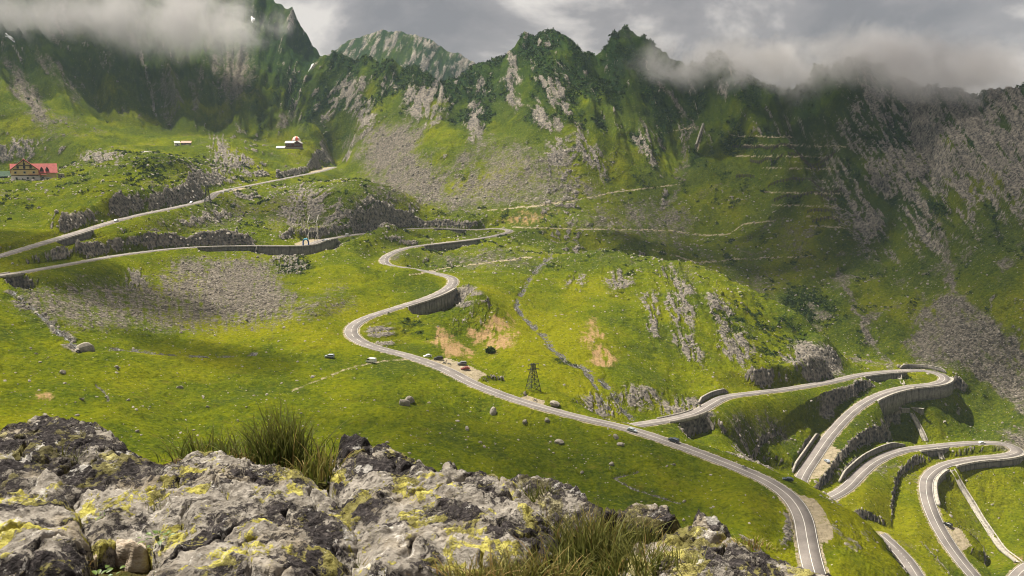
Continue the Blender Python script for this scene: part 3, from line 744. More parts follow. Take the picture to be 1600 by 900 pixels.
# ---- ground material
def ground_material():
    m = NT('mountain_ground')
    p = m.pos()
    rock, scree, dirt, path, wet, shrub, lush_lit, mtn = [m.att(a) for a in ('rock', 'scree', 'dirt', 'path', 'wet', 'shrub', 'lush_lit', 'mtn')]; tone_ = m.att('tone')
    nL = m.noise(0.035, 4, 0.6, p); nM = m.noise(0.16, 5, 0.65, p); nS = m.noise(0.9, 4, 0.7, p)
    grass = m.ramp(m.math('ADD', m.math('MULTIPLY', lush_lit, 0.62), m.math('MULTIPLY', m.math('ADD', nM, m.math('MULTIPLY', nL, 0.8)), 0.26)),
                   [(0.12, (0.036, 0.060, 0.020)), (0.32, (0.064, 0.098, 0.006)), (0.50, (0.132, 0.160, 0.004)), (0.78, (0.215, 0.220, 0.006))])
    grass = m.mix(m.math('MULTIPLY', m.step(m.att('cool_shade'), 0.40, 0.88), 0.88), grass, m.mix(0.55, grass, (0.022, 0.058, 0.006)))
    nF = m.noise(2.2, 3, 0.8, p); tus = m.noise(0.55, 5, 0.8, p)
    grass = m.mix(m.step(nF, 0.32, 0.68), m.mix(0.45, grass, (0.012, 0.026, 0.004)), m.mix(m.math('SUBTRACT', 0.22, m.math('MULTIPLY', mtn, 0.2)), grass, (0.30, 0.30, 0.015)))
    grass = m.mix(m.math('MULTIPLY', m.step(m.math('ADD', tus, m.math('MULTIPLY', tone_, 0.06)), 0.53, 0.62), 0.75), grass, m.mix(0.7, grass, (0.012, 0.026, 0.005)))  # random dark specks paint shadow between the tussocks
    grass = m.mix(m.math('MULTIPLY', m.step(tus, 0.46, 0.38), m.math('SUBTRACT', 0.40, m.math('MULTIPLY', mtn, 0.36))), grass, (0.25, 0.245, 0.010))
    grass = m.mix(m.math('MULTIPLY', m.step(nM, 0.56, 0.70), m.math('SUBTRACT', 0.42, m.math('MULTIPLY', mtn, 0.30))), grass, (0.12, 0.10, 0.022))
    grass = m.mix(m.math('MULTIPLY', shrub, m.step(m.noise(0.35, 4, 0.7, p), 0.38, 0.55)), grass, (0.014, 0.032, 0.010))
    grass = m.mix(m.math('MULTIPLY', mtn, m.step(tone_, 0.35, -0.35)), grass, m.mix(0.65, grass, (0.008, 0.022, 0.010)))  # low streaks darkened: crevice shade painted into the mountain turf
    # stone
    nr = m.math('ADD', m.math('MULTIPLY', m.noise(0.32, 6, 0.8, m.scale(p, (1, 1, 0.9))), 0.75), m.math('MULTIPLY', m.voro(0.5, p), 0.28))
    nr = m.math('ADD', nr, m.math('MULTIPLY', tone_, m.math('ADD', 0.10, m.math('MULTIPLY', mtn, 0.22))))  # the same streaks paint crevice shade into the rock, strongest on mountains
    rockc = m.ramp(nr, [(0.32, (0.022, 0.022, 0.026)), (0.44, (0.115, 0.106, 0.098)), (0.57, (0.28, 0.247, 0.208)), (0.74, (0.46, 0.41, 0.34))])
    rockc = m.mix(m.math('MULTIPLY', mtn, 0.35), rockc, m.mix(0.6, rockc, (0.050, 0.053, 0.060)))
    vs = m.voro(0.75, p, 'F1', 1); vd = m.voro(0.75, p)
    sepn = m.node('ShaderNodeSeparateColor'); m.l.new(vs, sepn.inputs[0])
    screec = m.ramp(sepn.outputs[0], [(0.0, (0.065, 0.058, 0.050)), (0.5, (0.135, 0.118, 0.098)), (1.0, (0.25, 0.22, 0.18))])
    screec = m.mix(m.step(m.noise(0.5, 4, 0.7, p), 0.60, 0.72), screec, (0.07, 0.085, 0.02))
    dirtc = m.ramp(m.noise(0.8, 5, 0.7, p), [(0.3, (0.26, 0.165, 0.075)), (0.7, (0.46, 0.31, 0.165))])
    pathc = m.ramp(m.noise(0.6, 3, 0.7, p), [(0.3, (0.27, 0.225, 0.15)), (0.7, (0.44, 0.37, 0.265))])
    edge = m.math('MULTIPLY', m.math('SUBTRACT', m.noise(0.3, 7, 0.8, p), 0.5), 2.2)
    fm = lambda a, lo=0.42, hi=0.60: m.step(m.math('ADD', a, edge), lo, hi)
    col = m.mix(fm(scree, 0.25, 0.85), grass, screec)
    # scattered pale stones in the turf
    st = m.voro(0.55, p); stn = m.node('ShaderNodeSeparateColor'); m.l.new(m.voro(0.55, p, 'F1', 1), stn.inputs[0])
    stone = m.math('MULTIPLY', m.math('LESS_THAN', st, 0.17), m.math('GREATER_THAN', stn.outputs[1], m.math('SUBTRACT', m.math('SUBTRACT', 1.10, m.math('MULTIPLY', nL, 0.5)), m.math('MULTIPLY', scree, 0.4))))
    col = m.mix(stone, col, m.mix(stn.outputs[2], (0.20, 0.18, 0.16), (0.42, 0.39, 0.35)))
    col = m.mix(fm(rock, 0.38, 0.74), col, rockc)
    col = m.mix(fm(dirt, 0.22, 0.95), col, dirtc)
    col = m.mix(fm(path, 0.40, 0.80), col, pathc)
    wr = m.ramp(m.noise(1.1, 4, 0.8, p), [(0.32, (0.025, 0.024, 0.022)), (0.52, (0.13, 0.12, 0.105)), (0.66, (0.36, 0.35, 0.33))])
    col = m.mix(fm(wet, 0.30, 0.55), col, wr)
    h = m.math('ADD', m.math('MULTIPLY', nS, 1.0), m.math('MULTIPLY', m.noise(0.25, 6, 0.72, p), 3.4))
    rb = m.math('MULTIPLY', m.noise(0.35, 7, 0.75, m.scale(p, (1, 1, 0.6))), m.math('MULTIPLY', rock, 4.5))
    h = m.math('ADD', h, rb)
    h = m.math('ADD', h, m.math('MULTIPLY', m.math('SUBTRACT', 0.6, vd), m.math('MULTIPLY', scree, 1.2)))
    h = m.math('ADD', h, m.math('MULTIPLY', stone, 0.5))
    return m.surf(col, 0.95, m.bump(h, 1.0, 1.0), spec=0.0)

M_GROUND = ground_material()
# the valley and the mountains are two sheets that share their seam
mtn_quads = (T_mw[q].min(1) > 0.35)
def sheet(name, sel):
    qs = q[sel]; used = np.unique(qs); remap = np.full(len(co), -1, np.int64); remap[used] = np.arange(len(used))
    me = mesh_np(name, co[used], remap[qs], M_GROUND)
    for nm, a in (('rock', m_rock), ('scree', m_scree), ('dirt', m_dirt), ('path', m_path), ('wet', m_wet), ('shrub', m_shrub), ('lush_lit', m_lush_lit), ('mtn', MCOL), ('tone', tone), ('cool_shade', m_cool_shade)): attr(me, nm, a[used])
    return tag(link(name, me), kind='structure')
sheet('ground', ~mtn_quads)
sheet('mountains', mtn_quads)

# ------------------------------------------------------------------ roads
def asphalt():
    m = NT('asphalt'); p = m.pos()
    n = m.noise(0.12, 5, 0.6, p); f = m.noise(2.5, 4, 0.7, p)
    c = m.ramp(m.math('ADD', m.math('MULTIPLY', n, 0.7), m.math('MULTIPLY', f, 0.3)), [(0.30, (0.095, 0.085, 0.080)), (0.5, (0.160, 0.142, 0.132)), (0.72, (0.23, 0.205, 0.187))])
    return m.surf(c, 0.85, m.bump(f, 0.02), spec=0.25)
M_ASPH = asphalt()
def line_paint():
    m = NT('road_paint'); w_ = m.noise(1.6, 4, 0.7, m.pos())
    return m.surf(m.mix(m.step(w_, 0.55, 0.75), (0.56, 0.54, 0.50), (0.30, 0.28, 0.26)), 0.7)
M_LINE = line_paint()
M_CONC = None

def side_vec(P):
    d = np.gradient(P[:, :2], axis=0); d /= np.linalg.norm(d, axis=1)[:, None] + 1e-9
    return np.stack([d[:, 1], -d[:, 0]], 1)      # to the right of travel

def ribbon(name, P, o0, o1, lift, mat, parent=None, depth=0.0):
    """strip between two offsets from the centre line, with a skirt when depth > 0"""
    S = side_vec(P)
    prof = [(o0, lift), (o1, lift)] if depth == 0 else [(o0 - 0.02, lift - depth), (o0, lift), (o1, lift), (o1 + 0.02, lift - depth)]
    k = len(prof); n = len(P)
    V = np.zeros((n, k, 3))
    for j, (o, l) in enumerate(prof):
        V[:, j, :2] = P[:, :2] + S * o; V[:, j, 2] = P[:, 2] + l
    i, j = np.meshgrid(np.arange(n - 1), np.arange(k - 1), indexing='ij')
    qq = np.stack([i * k + j, i * k + j + 1, (i + 1) * k + j + 1, (i + 1) * k + j], -1).reshape(-1, 4)[:, ::-1]
    return link(name, mesh_np(name, V.reshape(-1, 3), qq, mat, False), parent)

def dashes(name, P, off, hw, lift, mat, parent, on=5, offn=4):
    S = side_vec(P); V = []; Q = []
    i = 0
    while i + on < len(P):
        for k_ in range(on):
            a, b = P[i + k_], P[i + k_ + 1]; sa, sb = S[i + k_], S[i + k_ + 1]; base = len(V)
            for (pt, s_, o) in ((a, sa, off - hw), (a, sa, off + hw), (b, sb, off + hw), (b, sb, off - hw)):
                V.append((pt[0] + s_[0] * o, pt[1] + s_[1] * o, pt[2] + lift))
            Q.append((base + 3, base + 2, base + 1, base))
        i += on + offn
    return link(name, mesh_np(name, np.array(V), np.array(Q), mat, False), parent)

for k_, P in ROADP.items():
    rd = tag(ribbon('road', P, -HW, HW, 0.10, M_ASPH, None, 0.6), kind='structure')
    lw = 0.16
    ribbon('edge_line', P, -HW + 0.25, -HW + 0.25 + lw, 0.112, M_LINE, rd)
    ribbon('edge_line', P, HW - 0.25 - lw, HW - 0.25, 0.112, M_LINE, rd)
    if k_ in ('R3', 'R5', 'R6'): ribbon('centre_line', P, -0.09, 0.09, 0.112, M_LINE, rd)
    else:
        n_ = len(P); cut = int(n_ * 0.52) if k_ == 'R2' else n_
        dashes('centre_line', P[:cut], 0, 0.09, 0.112, M_LINE, rd, 3, 3)
        if k_ == 'R2':
            c2 = int(n_ * 0.85)
            dashes('centre_line', P[cut:c2], 0, 0.10, 0.112, M_LINE, rd, 3, 2)
            ribbon('centre_line', P[c2:], -0.10, 0.10, 0.112, M_LINE, rd)
# ------------------------------------------------------------------ walls, bridges and channels
def concrete(name, a, b, scale=0.5):
    m = NT(name); p = m.pos(); n = m.noise(scale, 5, 0.65, p)
    st = m.noise(0.7, 5, 0.75, m.scale(p, (1, 1, 0.12)))
    c = m.ramp(n, [(0.3, a), (0.7, b)])
    c = m.mix(m.math('MULTIPLY', m.step(st, 0.47, 0.62), 0.7), c, tuple(x * 0.45 for x in a))
    return m.surf(c, 0.9, m.bump(m.noise(2.0, 4, 0.7, p), 0.08), spec=0.15)
M_CONC = concrete('weathered_concrete', (0.11, 0.102, 0.09), (0.24, 0.22, 0.19))
M_CONC2 = concrete('pale_concrete', (0.26, 0.24, 0.205), (0.42, 0.385, 0.33))
M_DARK = plain('dark_steel', (0.035, 0.036, 0.038), 0.6, 0.2, 2.0)

def strip_wall(name, P, side, off, thick, top, bottom, mat, parent):
    """upright slab following the road edge; top and bottom per sample, relative to the road"""
    S = side_vec(P) * (1 if side else -1); n = len(P)
    top = np.broadcast_to(top, (n,)); bottom = np.broadcast_to(bottom, (n,))
    V = np.zeros((n, 4, 3))
    for j, (o, h_) in enumerate(((off, bottom), (off, top), (off + thick, top), (off + thick * 1.25, bottom))):
        V[:, j, :2] = P[:, :2] + S * o; V[:, j, 2] = P[:, 2] + h_
    Q = []
    for i in range(n - 1):
        for j in range(4):
            a, b = i * 4 + j, i * 4 + (j + 1) % 4; Q.append((a, b, b + 4, a + 4))
    Q.append((3, 2, 1, 0)); Q.append(((n - 1) * 4, (n - 1) * 4 + 1, (n - 1) * 4 + 2, (n - 1) * 4 + 3))
    me = mesh_np(name, V.reshape(-1, 3), np.array(Q), mat, False)
    bm = bmesh.new(); bm.from_mesh(me); bmesh.ops.recalc_face_normals(bm, faces=bm.faces); bm.to_mesh(me); bm.free()
    return link(name, me, parent)

WALL_LABELS = iter([
 'long curved grey retaining wall below the blue arch', 'low dark retaining wall left of the blue arch',
 'tall grey retaining wall under the S-bend beside the brown knoll', 'short grey wall under the upper leg of the rear hairpin',
 'shaded wall under the lower leg of the rear hairpin', 'low wall under the uppermost road at left edge',
 'grey wall above the bend beyond the bridge', 'low wall under the upper leg of the right hairpin', 'sloping concrete slab above the right-hand hairpin',
 'high grey retaining wall under the lower leg of the right hairpin', 'dark straight wall left of the road with the silver car',
 'long dark curved wall above the lower right road', 'short wall below the lower right road near the culvert', 'dark wall under the hairpin at the right edge', 'low dark parapet wall inside the bend at lower right'])
for (rk_, i0, i1, sd_, h_, kd) in ZONE_SPANS:
    if kd != 'wall': continue
    P = ROADP[rk_][i0:i1 + 1]
    if len(P) < 3: continue
    mid = P[len(P) // 2]
    w_ = tag(empty('retaining_wall', (float(mid[0]), float(mid[1]), float(mid[2]))), next(WALL_LABELS), 'retaining wall', 'retaining walls along the mountain road')
    Q = P - mid
    u_ = np.linspace(0, 1, len(P)); taper = np.minimum(1, np.minimum(u_, 1 - u_) * 7 + 0.25)
    if h_ < 0:
        strip_wall('wall_face', Q, sd_, HW + 1.1, 0.8, -0.11, h_ * 1.3 * taper - 1.0, M_CONC, w_)
        strip_wall('coping', Q, sd_, HW + 0.08, 1.95, 0.13, -0.10, M_CONC2, w_)
        strip_wall('parapet', Q, sd_, HW + 1.55, 0.35, 0.65, 0.135, M_CONC2, w_)
    else:
        strip_wall('wall_face', Q, sd_, HW + 1.6, 0.7, h_ * taper, -1.2, M_CONC, w_)
        strip_wall('coping', Q, sd_, HW + 1.5, 0.9, h_ * taper + 0.25, h_ * taper + 0.01, M_CONC2, w_)

# bridges
def bridge(rk_, x0, x1, y0, y1, label, piers, sd_):
    P = ROADP[rk_]; px_, py_ = project(P[:, 0], P[:, 1], P[:, 2])
    ids = np.nonzero((px_ >= x0) & (px_ <= x1) & (py_ >= y0) & (py_ <= y1))[0]
    P = P[ids[0]:ids[-1] + 1]; mid = P[len(P) // 2]; Q = P - mid
    b_ = tag(empty('road_bridge', tuple(map(float, mid))), label, 'bridge')
    for s_ in (0, 1):
        strip_wall('parapet', Q, s_, HW + 0.05, 0.4, 0.75, -0.9, M_CONC2, b_)
    deck = ribbon('deck', Q, -HW - 0.4, HW + 0.4, -0.15, M_CONC, b_, 1.0)
    S = side_vec(Q)
    for f_ in piers:
        i = int(f_ * (len(Q) - 1)); c_ = Q[i]; m_ = MB()
        d_ = Vector((S[i][1], -S[i][0], 0)); s3 = Vector((S[i][0], S[i][1], 0)); c3 = Vector(c_)
        vs = []
        for z_ in (-14.0, -1.1):
            for a_, b__ in ((-0.8, -HW), (0.8, -HW), (0.8, HW), (-0.8, HW)): vs.append(c3 + d_ * a_ + s3 * b__ + Vector((0, 0, z_)))
        m_.add(vs, [(0, 3, 2, 1), (4, 5, 6, 7), (0, 1, 5, 4), (1, 2, 6, 5), (2, 3, 7, 6), (3, 0, 4, 7)])
        m_.build('pier', M_CONC, b_)
bridge('R3', 1036, 1094, 640, 662, 'concrete road bridge with a dark opening over the stream', (0.12, 0.45, 0.92), 1)
bridge('R2', -25, 30, 420, 440, 'small road bridge over the gully at the left edge', (0.1, 0.95), 1)

# stepped concrete channels running down the slope
def channel(pts, half, label):
    pos = [on_ground(*p, 380.0) for p in pts]
    P = resample(catmull([tuple(p) for p in pos], 3.0), 3.0)
    P[:, 2] = ground_z(P[:, 0], P[:, 1], False); P[:, 2] = smooth_line(P, 4)[:, 2] + 0.2
    o = P[len(P) // 2].copy(); Q = P - o
    c_ = tag(empty('drainage_channel', tuple(map(float, o))), label, 'channel')
    ribbon('channel_floor', Q, -half, half, 0.0, M_CONC2, c_, 1.0)
    for s_ in (0, 1): strip_wall('side_wall', Q, s_, half, 0.35, 0.7, -1.0, M_CONC2, c_)
channel([(1488, 737), (1500, 757), (1515, 783), (1535, 815), (1555, 845), (1578, 868), (1592, 880)], 1.5, 'long pale concrete channel running down the lower right slope')
channel([(1462, 704), (1467, 712), (1472, 719)], 1.2, 'short concrete channel between the two lower right roads')
channel([(1424, 650), (1432, 662), (1440, 676), (1446, 690)], 1.4, 'stepped concrete channel above the lower right road')
channel([(1405, 590), (1409, 597), (1411, 601)], 1.0, 'short pale channel inside the right-hand hairpin')

# ------------------------------------------------------------------ buildings
M_REDROOF = plain('red_roof', (0.42, 0.085, 0.075), 0.6, 0.15, 0.5)
M_PINKROOF = plain('faded_red_roof', (0.46, 0.24, 0.19), 0.8, 0.15, 0.5)
M_CREAM = plain('cream_render', (0.62, 0.47, 0.22), 0.85, 0.1, 0.6)
M_WHITE = plain('white_render', (0.66, 0.63, 0.58), 0.85, 0.1, 0.6)
M_TIMBER = plain('dark_timber', (0.055, 0.028, 0.020), 0.8, 0.3, 1.0)
M_REDWOOD = plain('dark_red_boards', (0.105, 0.030, 0.026), 0.8, 0.2, 1.0)
M_PANE = plain('window_glass', (0.02, 0.024, 0.03), 0.15, 0.1, 1.0, 0.5)
M_STONE = plain('masonry_stone', (0.26, 0.225, 0.19), 0.9, 0.4, 1.2)
M_TIN = plain('grey_tin_roof', (0.40, 0.375, 0.345), 0.5, 0.15, 0.7)

def base_at(px, py, r):
    p = at_r(px, py, r); return p

def window(parent, x, y, z, w_, h_, frame=M_WHITE):
    f_ = MB().box(x - w_ / 2 - 0.12, x + w_ / 2 + 0.12, y - 0.10, y + 0.15, z - 0.12, z + h_ + 0.12).build('window_frame', frame, parent)
    MB().box(x - w_ / 2, x + w_ / 2, y - 0.16, y - 0.08, z, z + h_).build('pane', M_PANE, f_)

def gable_roof(name, parent, mat, x0, x1, y0, y1, z0, z1, axis='x', over=0.7, t=0.35):
    """two-slope roof slab; the ridge runs along axis"""
    m_ = MB()
    if axis == 'y':
        c = (x0 + x1) / 2; k = (z1 - z0) / (c - x0)
        m_.prism([(x0 - over, z0 - over * k), (c, z1), (x1 + over, z0 - over * k), (x1 + over, z0 - over * k + t), (c, z1 + t * 1.3), (x0 - over, z0 - over * k + t)], y0 - over, y1 + over)
        return m_.build(name, mat, parent)
    c = (y0 + y1) / 2; k = (z1 - z0) / (c - y0)
    pr = [(y0 - over, z0 - over * k), (c, z1), (y1 + over, z0 - over * k), (y1 + over, z0 - over * k + t), (c, z1 + t * 1.3), (y0 - over, z0 - over * k + t)]
    n = len(pr); v = [(x0 - over, y, z) for y, z in pr] + [(x1 + over, y, z) for y, z in pr]
    m_.add(v, [tuple(range(n)), tuple(range(2 * n - 1, n - 1, -1))] + [(i, n + i, n + (i + 1) % n, (i + 1) % n) for i in range(n)])
    return m_.build(name, mat, parent)

def face_cam(p): return math.atan2(-p.x, p.y)      # turns local -y towards the camera

def chalet():
    p = base_at(54, 280, 860.0); R = 860.0 / 1570.0          # metres per column
    o = tag(empty('chalet', p, face_cam(p)), 'cream half-timbered chalet with red roofs beside the lake', 'chalet')
    X = lambda c: (c - 54) * R
    xa, xb, xc = X(22.5), X(60), X(85)
    MB().box(xa, xb + 1, -4, 10, -3, 3.2).build('ground_floor', M_WHITE, o)
    MB().box(xa, xb, -3.9, 10, 3.25, 8.4).build('gable_wall', M_CREAM, o)
    cx = (xa + xb) / 2
    g_ = MB(); g_.prism([(xa, 8.4), (xb, 8.4), (cx, 16.6)], -3.8, 9.9); g_.build('gable', M_CREAM, o)
    gable_roof('gable_roof', o, M_REDROOF, xa, xb, -4.4, 10, 8.3, 16.7, 'y', 1.0)
    MB().box(xb, xc, 0.5, 10, -3, 6.0).build('wing_wall', M_CREAM, o)
    MB().box(xb + 1.05, xc - 4, 0.2, 0.48, -3, 1.6).build('wing_base', M_WHITE, o)
    gable_roof('wing_roof', o, M_REDROOF, xa + 0.5, xc, -0.6, 11, 6.0, 12.6, 'x', 0.9)
    for k_ in range(2):                                        # dormers
        x = xb + 2.6 + 4.1 * k_; d_ = MB(); d_.prism([(x - 1.3, 6.2), (x + 1.3, 6.2), (x + 1.3, 8.4), (x, 10.6), (x - 1.3, 8.4)], -0.6, 4)
        dm = d_.build('dormer', M_TIMBER, o); MB().box(x - 0.5, x + 0.5, -0.72, -0.6, 6.8, 8.2).build('pane', M_PANE, dm)
    porch = MB(); porch.prism([(cx + 2.5, 3.7), (xb + 6, 3.7), (xb + 6, 4.0), (cx + 2.5, 4.0)], -6.4, -0.2); porch.build('porch_roof', M_REDROOF, o)
    for x in (xa + 3.5, cx, xb - 3.5): window(o, x, -3.95, 5.0, 1.6, 1.7)
    for x in (xa + 5.5, cx, xb - 5.5): window(o, x, -3.95, 9.2, 1.5, 1.8, M_TIMBER)
    window(o, cx, -3.95, 12.2, 1.2, 1.4, M_TIMBER)
    for x in (xa + 4, cx + 2, xb - 4, xb + 3): window(o, x, -4.05 if x < xb else 0.2, 0.4, 1.5, 1.5)
    for a_, b_ in (((xa, 8.3), (cx, 16.5)), ((xb, 8.3), (cx, 16.5)), ((xa + 2, 8.4), (xb - 2, 8.4)), ((xa + 5, 11.6), (xb - 5, 11.6)), ((cx, 8.4), (cx, 16)), ((xa + 0.2, 3.3), (xb - 0.2, 3.3))):
        MB().bar((a_[0], -4.15, a_[1]), (b_[0], -4.15, b_[1]), 0.32).build('timber_beam', M_TIMBER, o)
    MB().box(cx - 0.6, cx + 0.6, 3, 4.2, 15.6, 18.0).build('chimney', M_WHITE, o)
    a_ = MB().box(xc + 1.1, xc + 6, 2, 9, -2, 4.2); an = a_.build('annex', M_STONE, o); window(an, xc + 3.4, 1.95, 1.4, 1.3, 1.5)
    MB().box(X(15), xb + 4, -9, -4.05, -3.2, -0.4).build('terrace', M_CONC2, o)
chalet()

def lodge():
    p = base_at(457, 231, 1188.0)
    o = tag(empty('mountain_lodge', p, face_cam(p) - 0.25), 'dark red timber lodge with pale tin roof on grassy hilltop', 'lodge')
    MB().box(-9, 12, -4, 7, -5, 1.2).build('stone_base', M_STONE, o)
    MB().box(-8, 11.5, -3.9, 7, 1.25, 6).build('wall', M_REDWOOD, o)
    g_ = MB(); g_.prism([(3.0, 6), (11.5, 6), (7.2, 8.6)], -3.9, 6.9); g_.build('gable', M_REDWOOD, o)
    gable_roof('gable_roof', o, M_TIN, 3.0, 11.5, -4.2, 7, 6.0, 8.7, 'y', 0.8)
    gable_roof('main_roof', o, M_TIN, -8, 4, -4.2, 7, 6.02, 8.4, 'x', 0.8)
    MB().box(-20, -9.1, -3, 4, -5, -0.2).build('annex_wall', M_STONE, o)
    gable_roof('annex_roof', o, M_TIN, -20, -9.3, -3, 4, -0.2, 1.8, 'x', 0.6)
    for x in (-5.5, -1.5, 4.5, 7.2, 9.8): window(o, x, -4.0, 2.6, 1.5, 1.6)
lodge()
def dome():
    p = base_at(463, 222, 1215.0); o = tag(empty('dome_tent', p), 'small red and white dome behind the hilltop lodge', 'dome tent')
    for k_ in range(8):
        m_ = MB(); v = []
        for i in range(5):
            el = i / 4 * math.pi / 2; w_ = 6.5 * math.cos(el) + 0.02
            for a_ in (k_ * math.pi / 4, (k_ + 1) * math.pi / 4): v.append((w_ * math.cos(a_), w_ * math.sin(a_), 7.5 * math.sin(el)))
        m_.add(v, [(2 * i, 2 * i + 1, 2 * i + 3, 2 * i + 2) for i in range(4)])
        m_.build('panel', plain('dome_red', (0.55, 0.10, 0.05), 0.6) if k_ % 2 == 0 else M_WHITE, o)
dome()
def hut():
    p = base_at(229, 243, 955.0); o = tag(empty('stone_hut', p, face_cam(p)), 'small dark hut with pale sloping roof and thin masts', 'hut')
    MB().add([(-5.5, -3, -1.5), (5.5, -3, -1.5), (5.5, 3, -1.5), (-5.5, 3, -1.5), (-5.2, -2.8, 2.2), (5.2, -2.8, 2.2), (5.2, 2.8, 2.2), (-5.2, 2.8, 2.2)], [(0, 3, 2, 1), (4, 5, 6, 7), (0, 1, 5, 4), (1, 2, 6, 5), (2, 3, 7, 6), (3, 0, 4, 7)]).build('wall', M_STONE, o)
    MB().add([(-6, -3.5, 2.22), (6, -3.5, 2.22), (6, 3.5, 2.22), (-6, 3.5, 2.22), (-3.6, -0.8, 4.4), (3.6, -0.8, 4.4), (3.6, 0.8, 4.4), (-3.6, 0.8, 4.4)], [(0, 3, 2, 1), (4, 5, 6, 7), (0, 1, 5, 4), (1, 2, 6, 5), (2, 3, 7, 6), (3, 0, 4, 7)]).build('roof', M_TIN, o)
    for x in (-1.2, 1.2): MB().bar((x, 0, 4.2), (x * 0.4, 0, 10.5), 0.10).build('mast', M_DARK, o)
    for x in (-3, 0, 3): window(o, x, -2.95, 0.2, 1.2, 1.2)
hut()
def shed(px, py, r, w_, d_, h_, roof, wall, label, rz=0.0):
    p = base_at(px, py, r); o = tag(empty('shed', p, face_cam(p) + rz), label, 'shed')
    MB().box(-w_ / 2, w_ / 2, -d_ / 2, d_ / 2, -2.5, h_).build('wall', wall, o)
    m_ = MB(); m_.add([(-w_ / 2 - .5, -d_ / 2 - .8, h_ - 0.1), (w_ / 2 + .5, -d_ / 2 - .8, h_ - 0.1), (w_ / 2 + .5, d_ / 2 + .5, h_ + 2.2), (-w_ / 2 - .5, d_ / 2 + .5, h_ + 2.2)] + [(-w_ / 2 - .5, -d_ / 2 - .8, h_ + 0.15), (w_ / 2 + .5, -d_ / 2 - .8, h_ + 0.15), (w_ / 2 + .5, d_ / 2 + .5, h_ + 2.5), (-w_ / 2 - .5, d_ / 2 + .5, h_ + 2.5)], [(0, 3, 2, 1), (4, 5, 6, 7), (0, 1, 5, 4), (1, 2, 6, 5), (2, 3, 7, 6), (3, 0, 4, 7)])
    m_.build('roof', roof, o); window(o, 0, -d_ / 2 - 0.02, 0.3, 1.4, 1.2)
shed(263, 252, 940, 12, 7, 0.8, M_PINKROOF, M_STONE, 'low shed with faded pink roof behind the green hill', 0.25)
shed(291, 226, 1150, 11, 6, 2.0, M_PINKROOF, M_STONE, 'shed with pale pink roof, right of the white hut', -0.1)
shed(277, 227, 1145, 6, 5, 2.6, M_TIN, M_WHITE, 'small white hut left of the pink-roofed shed', 0.1)

# ------------------------------------------------------------------ pylons, lift tower, arch, avalanche rows
def pylon(p, H, base, label, arm=True, mat=M_DARK):
    o = tag(empty('lattice_pylon', p, 0.5), label, 'pylon')
    t_ = base * 0.28
    cn = [(-1, -1), (1, -1), (1, 1), (-1, 1)]
    P = lambda c, h_: Vector((c[0] * (base + (t_ - base) * min(1, h_ / H * 1.15)) / 2, c[1] * (base + (t_ - base) * min(1, h_ / H * 1.15)) / 2, h_))
    for c in cn:
        m_ = MB(); m_.bar(P(c, -1.0), P(c, H * 0.87), 0.17); m_.bar(P(c, H * 0.87), P(c, H), 0.15); m_.build('leg', mat, o)
    for a_, b_ in zip(cn, cn[1:] + cn[:1]):
        m_ = MB(); lv = [0, 0.2, 0.38, 0.54, 0.68, 0.80, 0.90, 1.0]
        for l0, l1 in zip(lv[:-1], lv[1:]):
            m_.bar(P(a_, l0 * H), P(b_, l1 * H), 0.09); m_.bar(P(b_, l0 * H), P(a_, l1 * H), 0.09); m_.bar(P(a_, l1 * H), P(b_, l1 * H), 0.09)
        m_.build('bracing', mat, o)
    if arm:
        for h_ in (0.80, 0.97):
            m_ = MB(); m_.bar((-base * 0.55, 0, h_ * H), (base * 0.55, 0, h_ * H), 0.18); ar = m_.build('cross_arm', mat, o)
            for x in (-0.5, 0.5): MB().bar((base * x, 0, h_ * H), (base * x, 0, h_ * H - 0.9), 0.12).build('insulator', M_PANE, ar)
    return o
gp = on_ground(833, 611); pylon(gp, 13.2, 5.4, 'dark lattice pylon beside the middle stretch of road')
gp = on_ground(325, 326, 700); pylon(gp, 19.0, 6.0, 'dark lattice pylon by the upper road bend near the cliff')
gp = at_r(1519, 935, 490.0); pylon(gp, 18.0, 4.5, 'top of a dark lattice pylon at the bottom right corner')
def lift_tower():
    p = on_ground(487, 379, 600); o = tag(empty('lift_tower', p, 0.2), 'pale lattice lift tower on the rocky slope above the arch', 'lift tower')
    for k_, (x, y) in enumerate(((-3, 0), (4, 0))):
        MB().bar((x, y, -1), (x + 1.2, y, 9.0), 0.20).build('leg', M_WHITE, o)
        MB().bar((x - 2.6, y + 1, -1), (x + 1.2, y, 8.6), 0.16).build('brace', M_WHITE, o)
        MB().bar((x + 0.2, y + 6, 15.5), (x + 2.0, y + 7, 21.5), 0.34).build('head_pole', M_WHITE, o)
        MB().bar((x + 1.2, y, 9.0), (x + 0.2, y + 6, 15.5), 0.13).build('strut', M_TIN, o)
    MB().bar((-1.8, 0, 9.0), (5.2, 0, 9.0), 0.16).build('cross_arm', M_TIN, o)
    m_ = MB()
    for i in range(4): m_.bar((-2.8 + 1.9 * i, 6, 15.5), (-0.9 + 1.9 * i, 6, 14.0 if i % 2 else 16.2), 0.13)
    m_.bar((-2.8, 6, 15.5), (4.4, 6, 15.5), 0.15); m_.build('lattice_beam', M_TIN, o)
lift_tower()
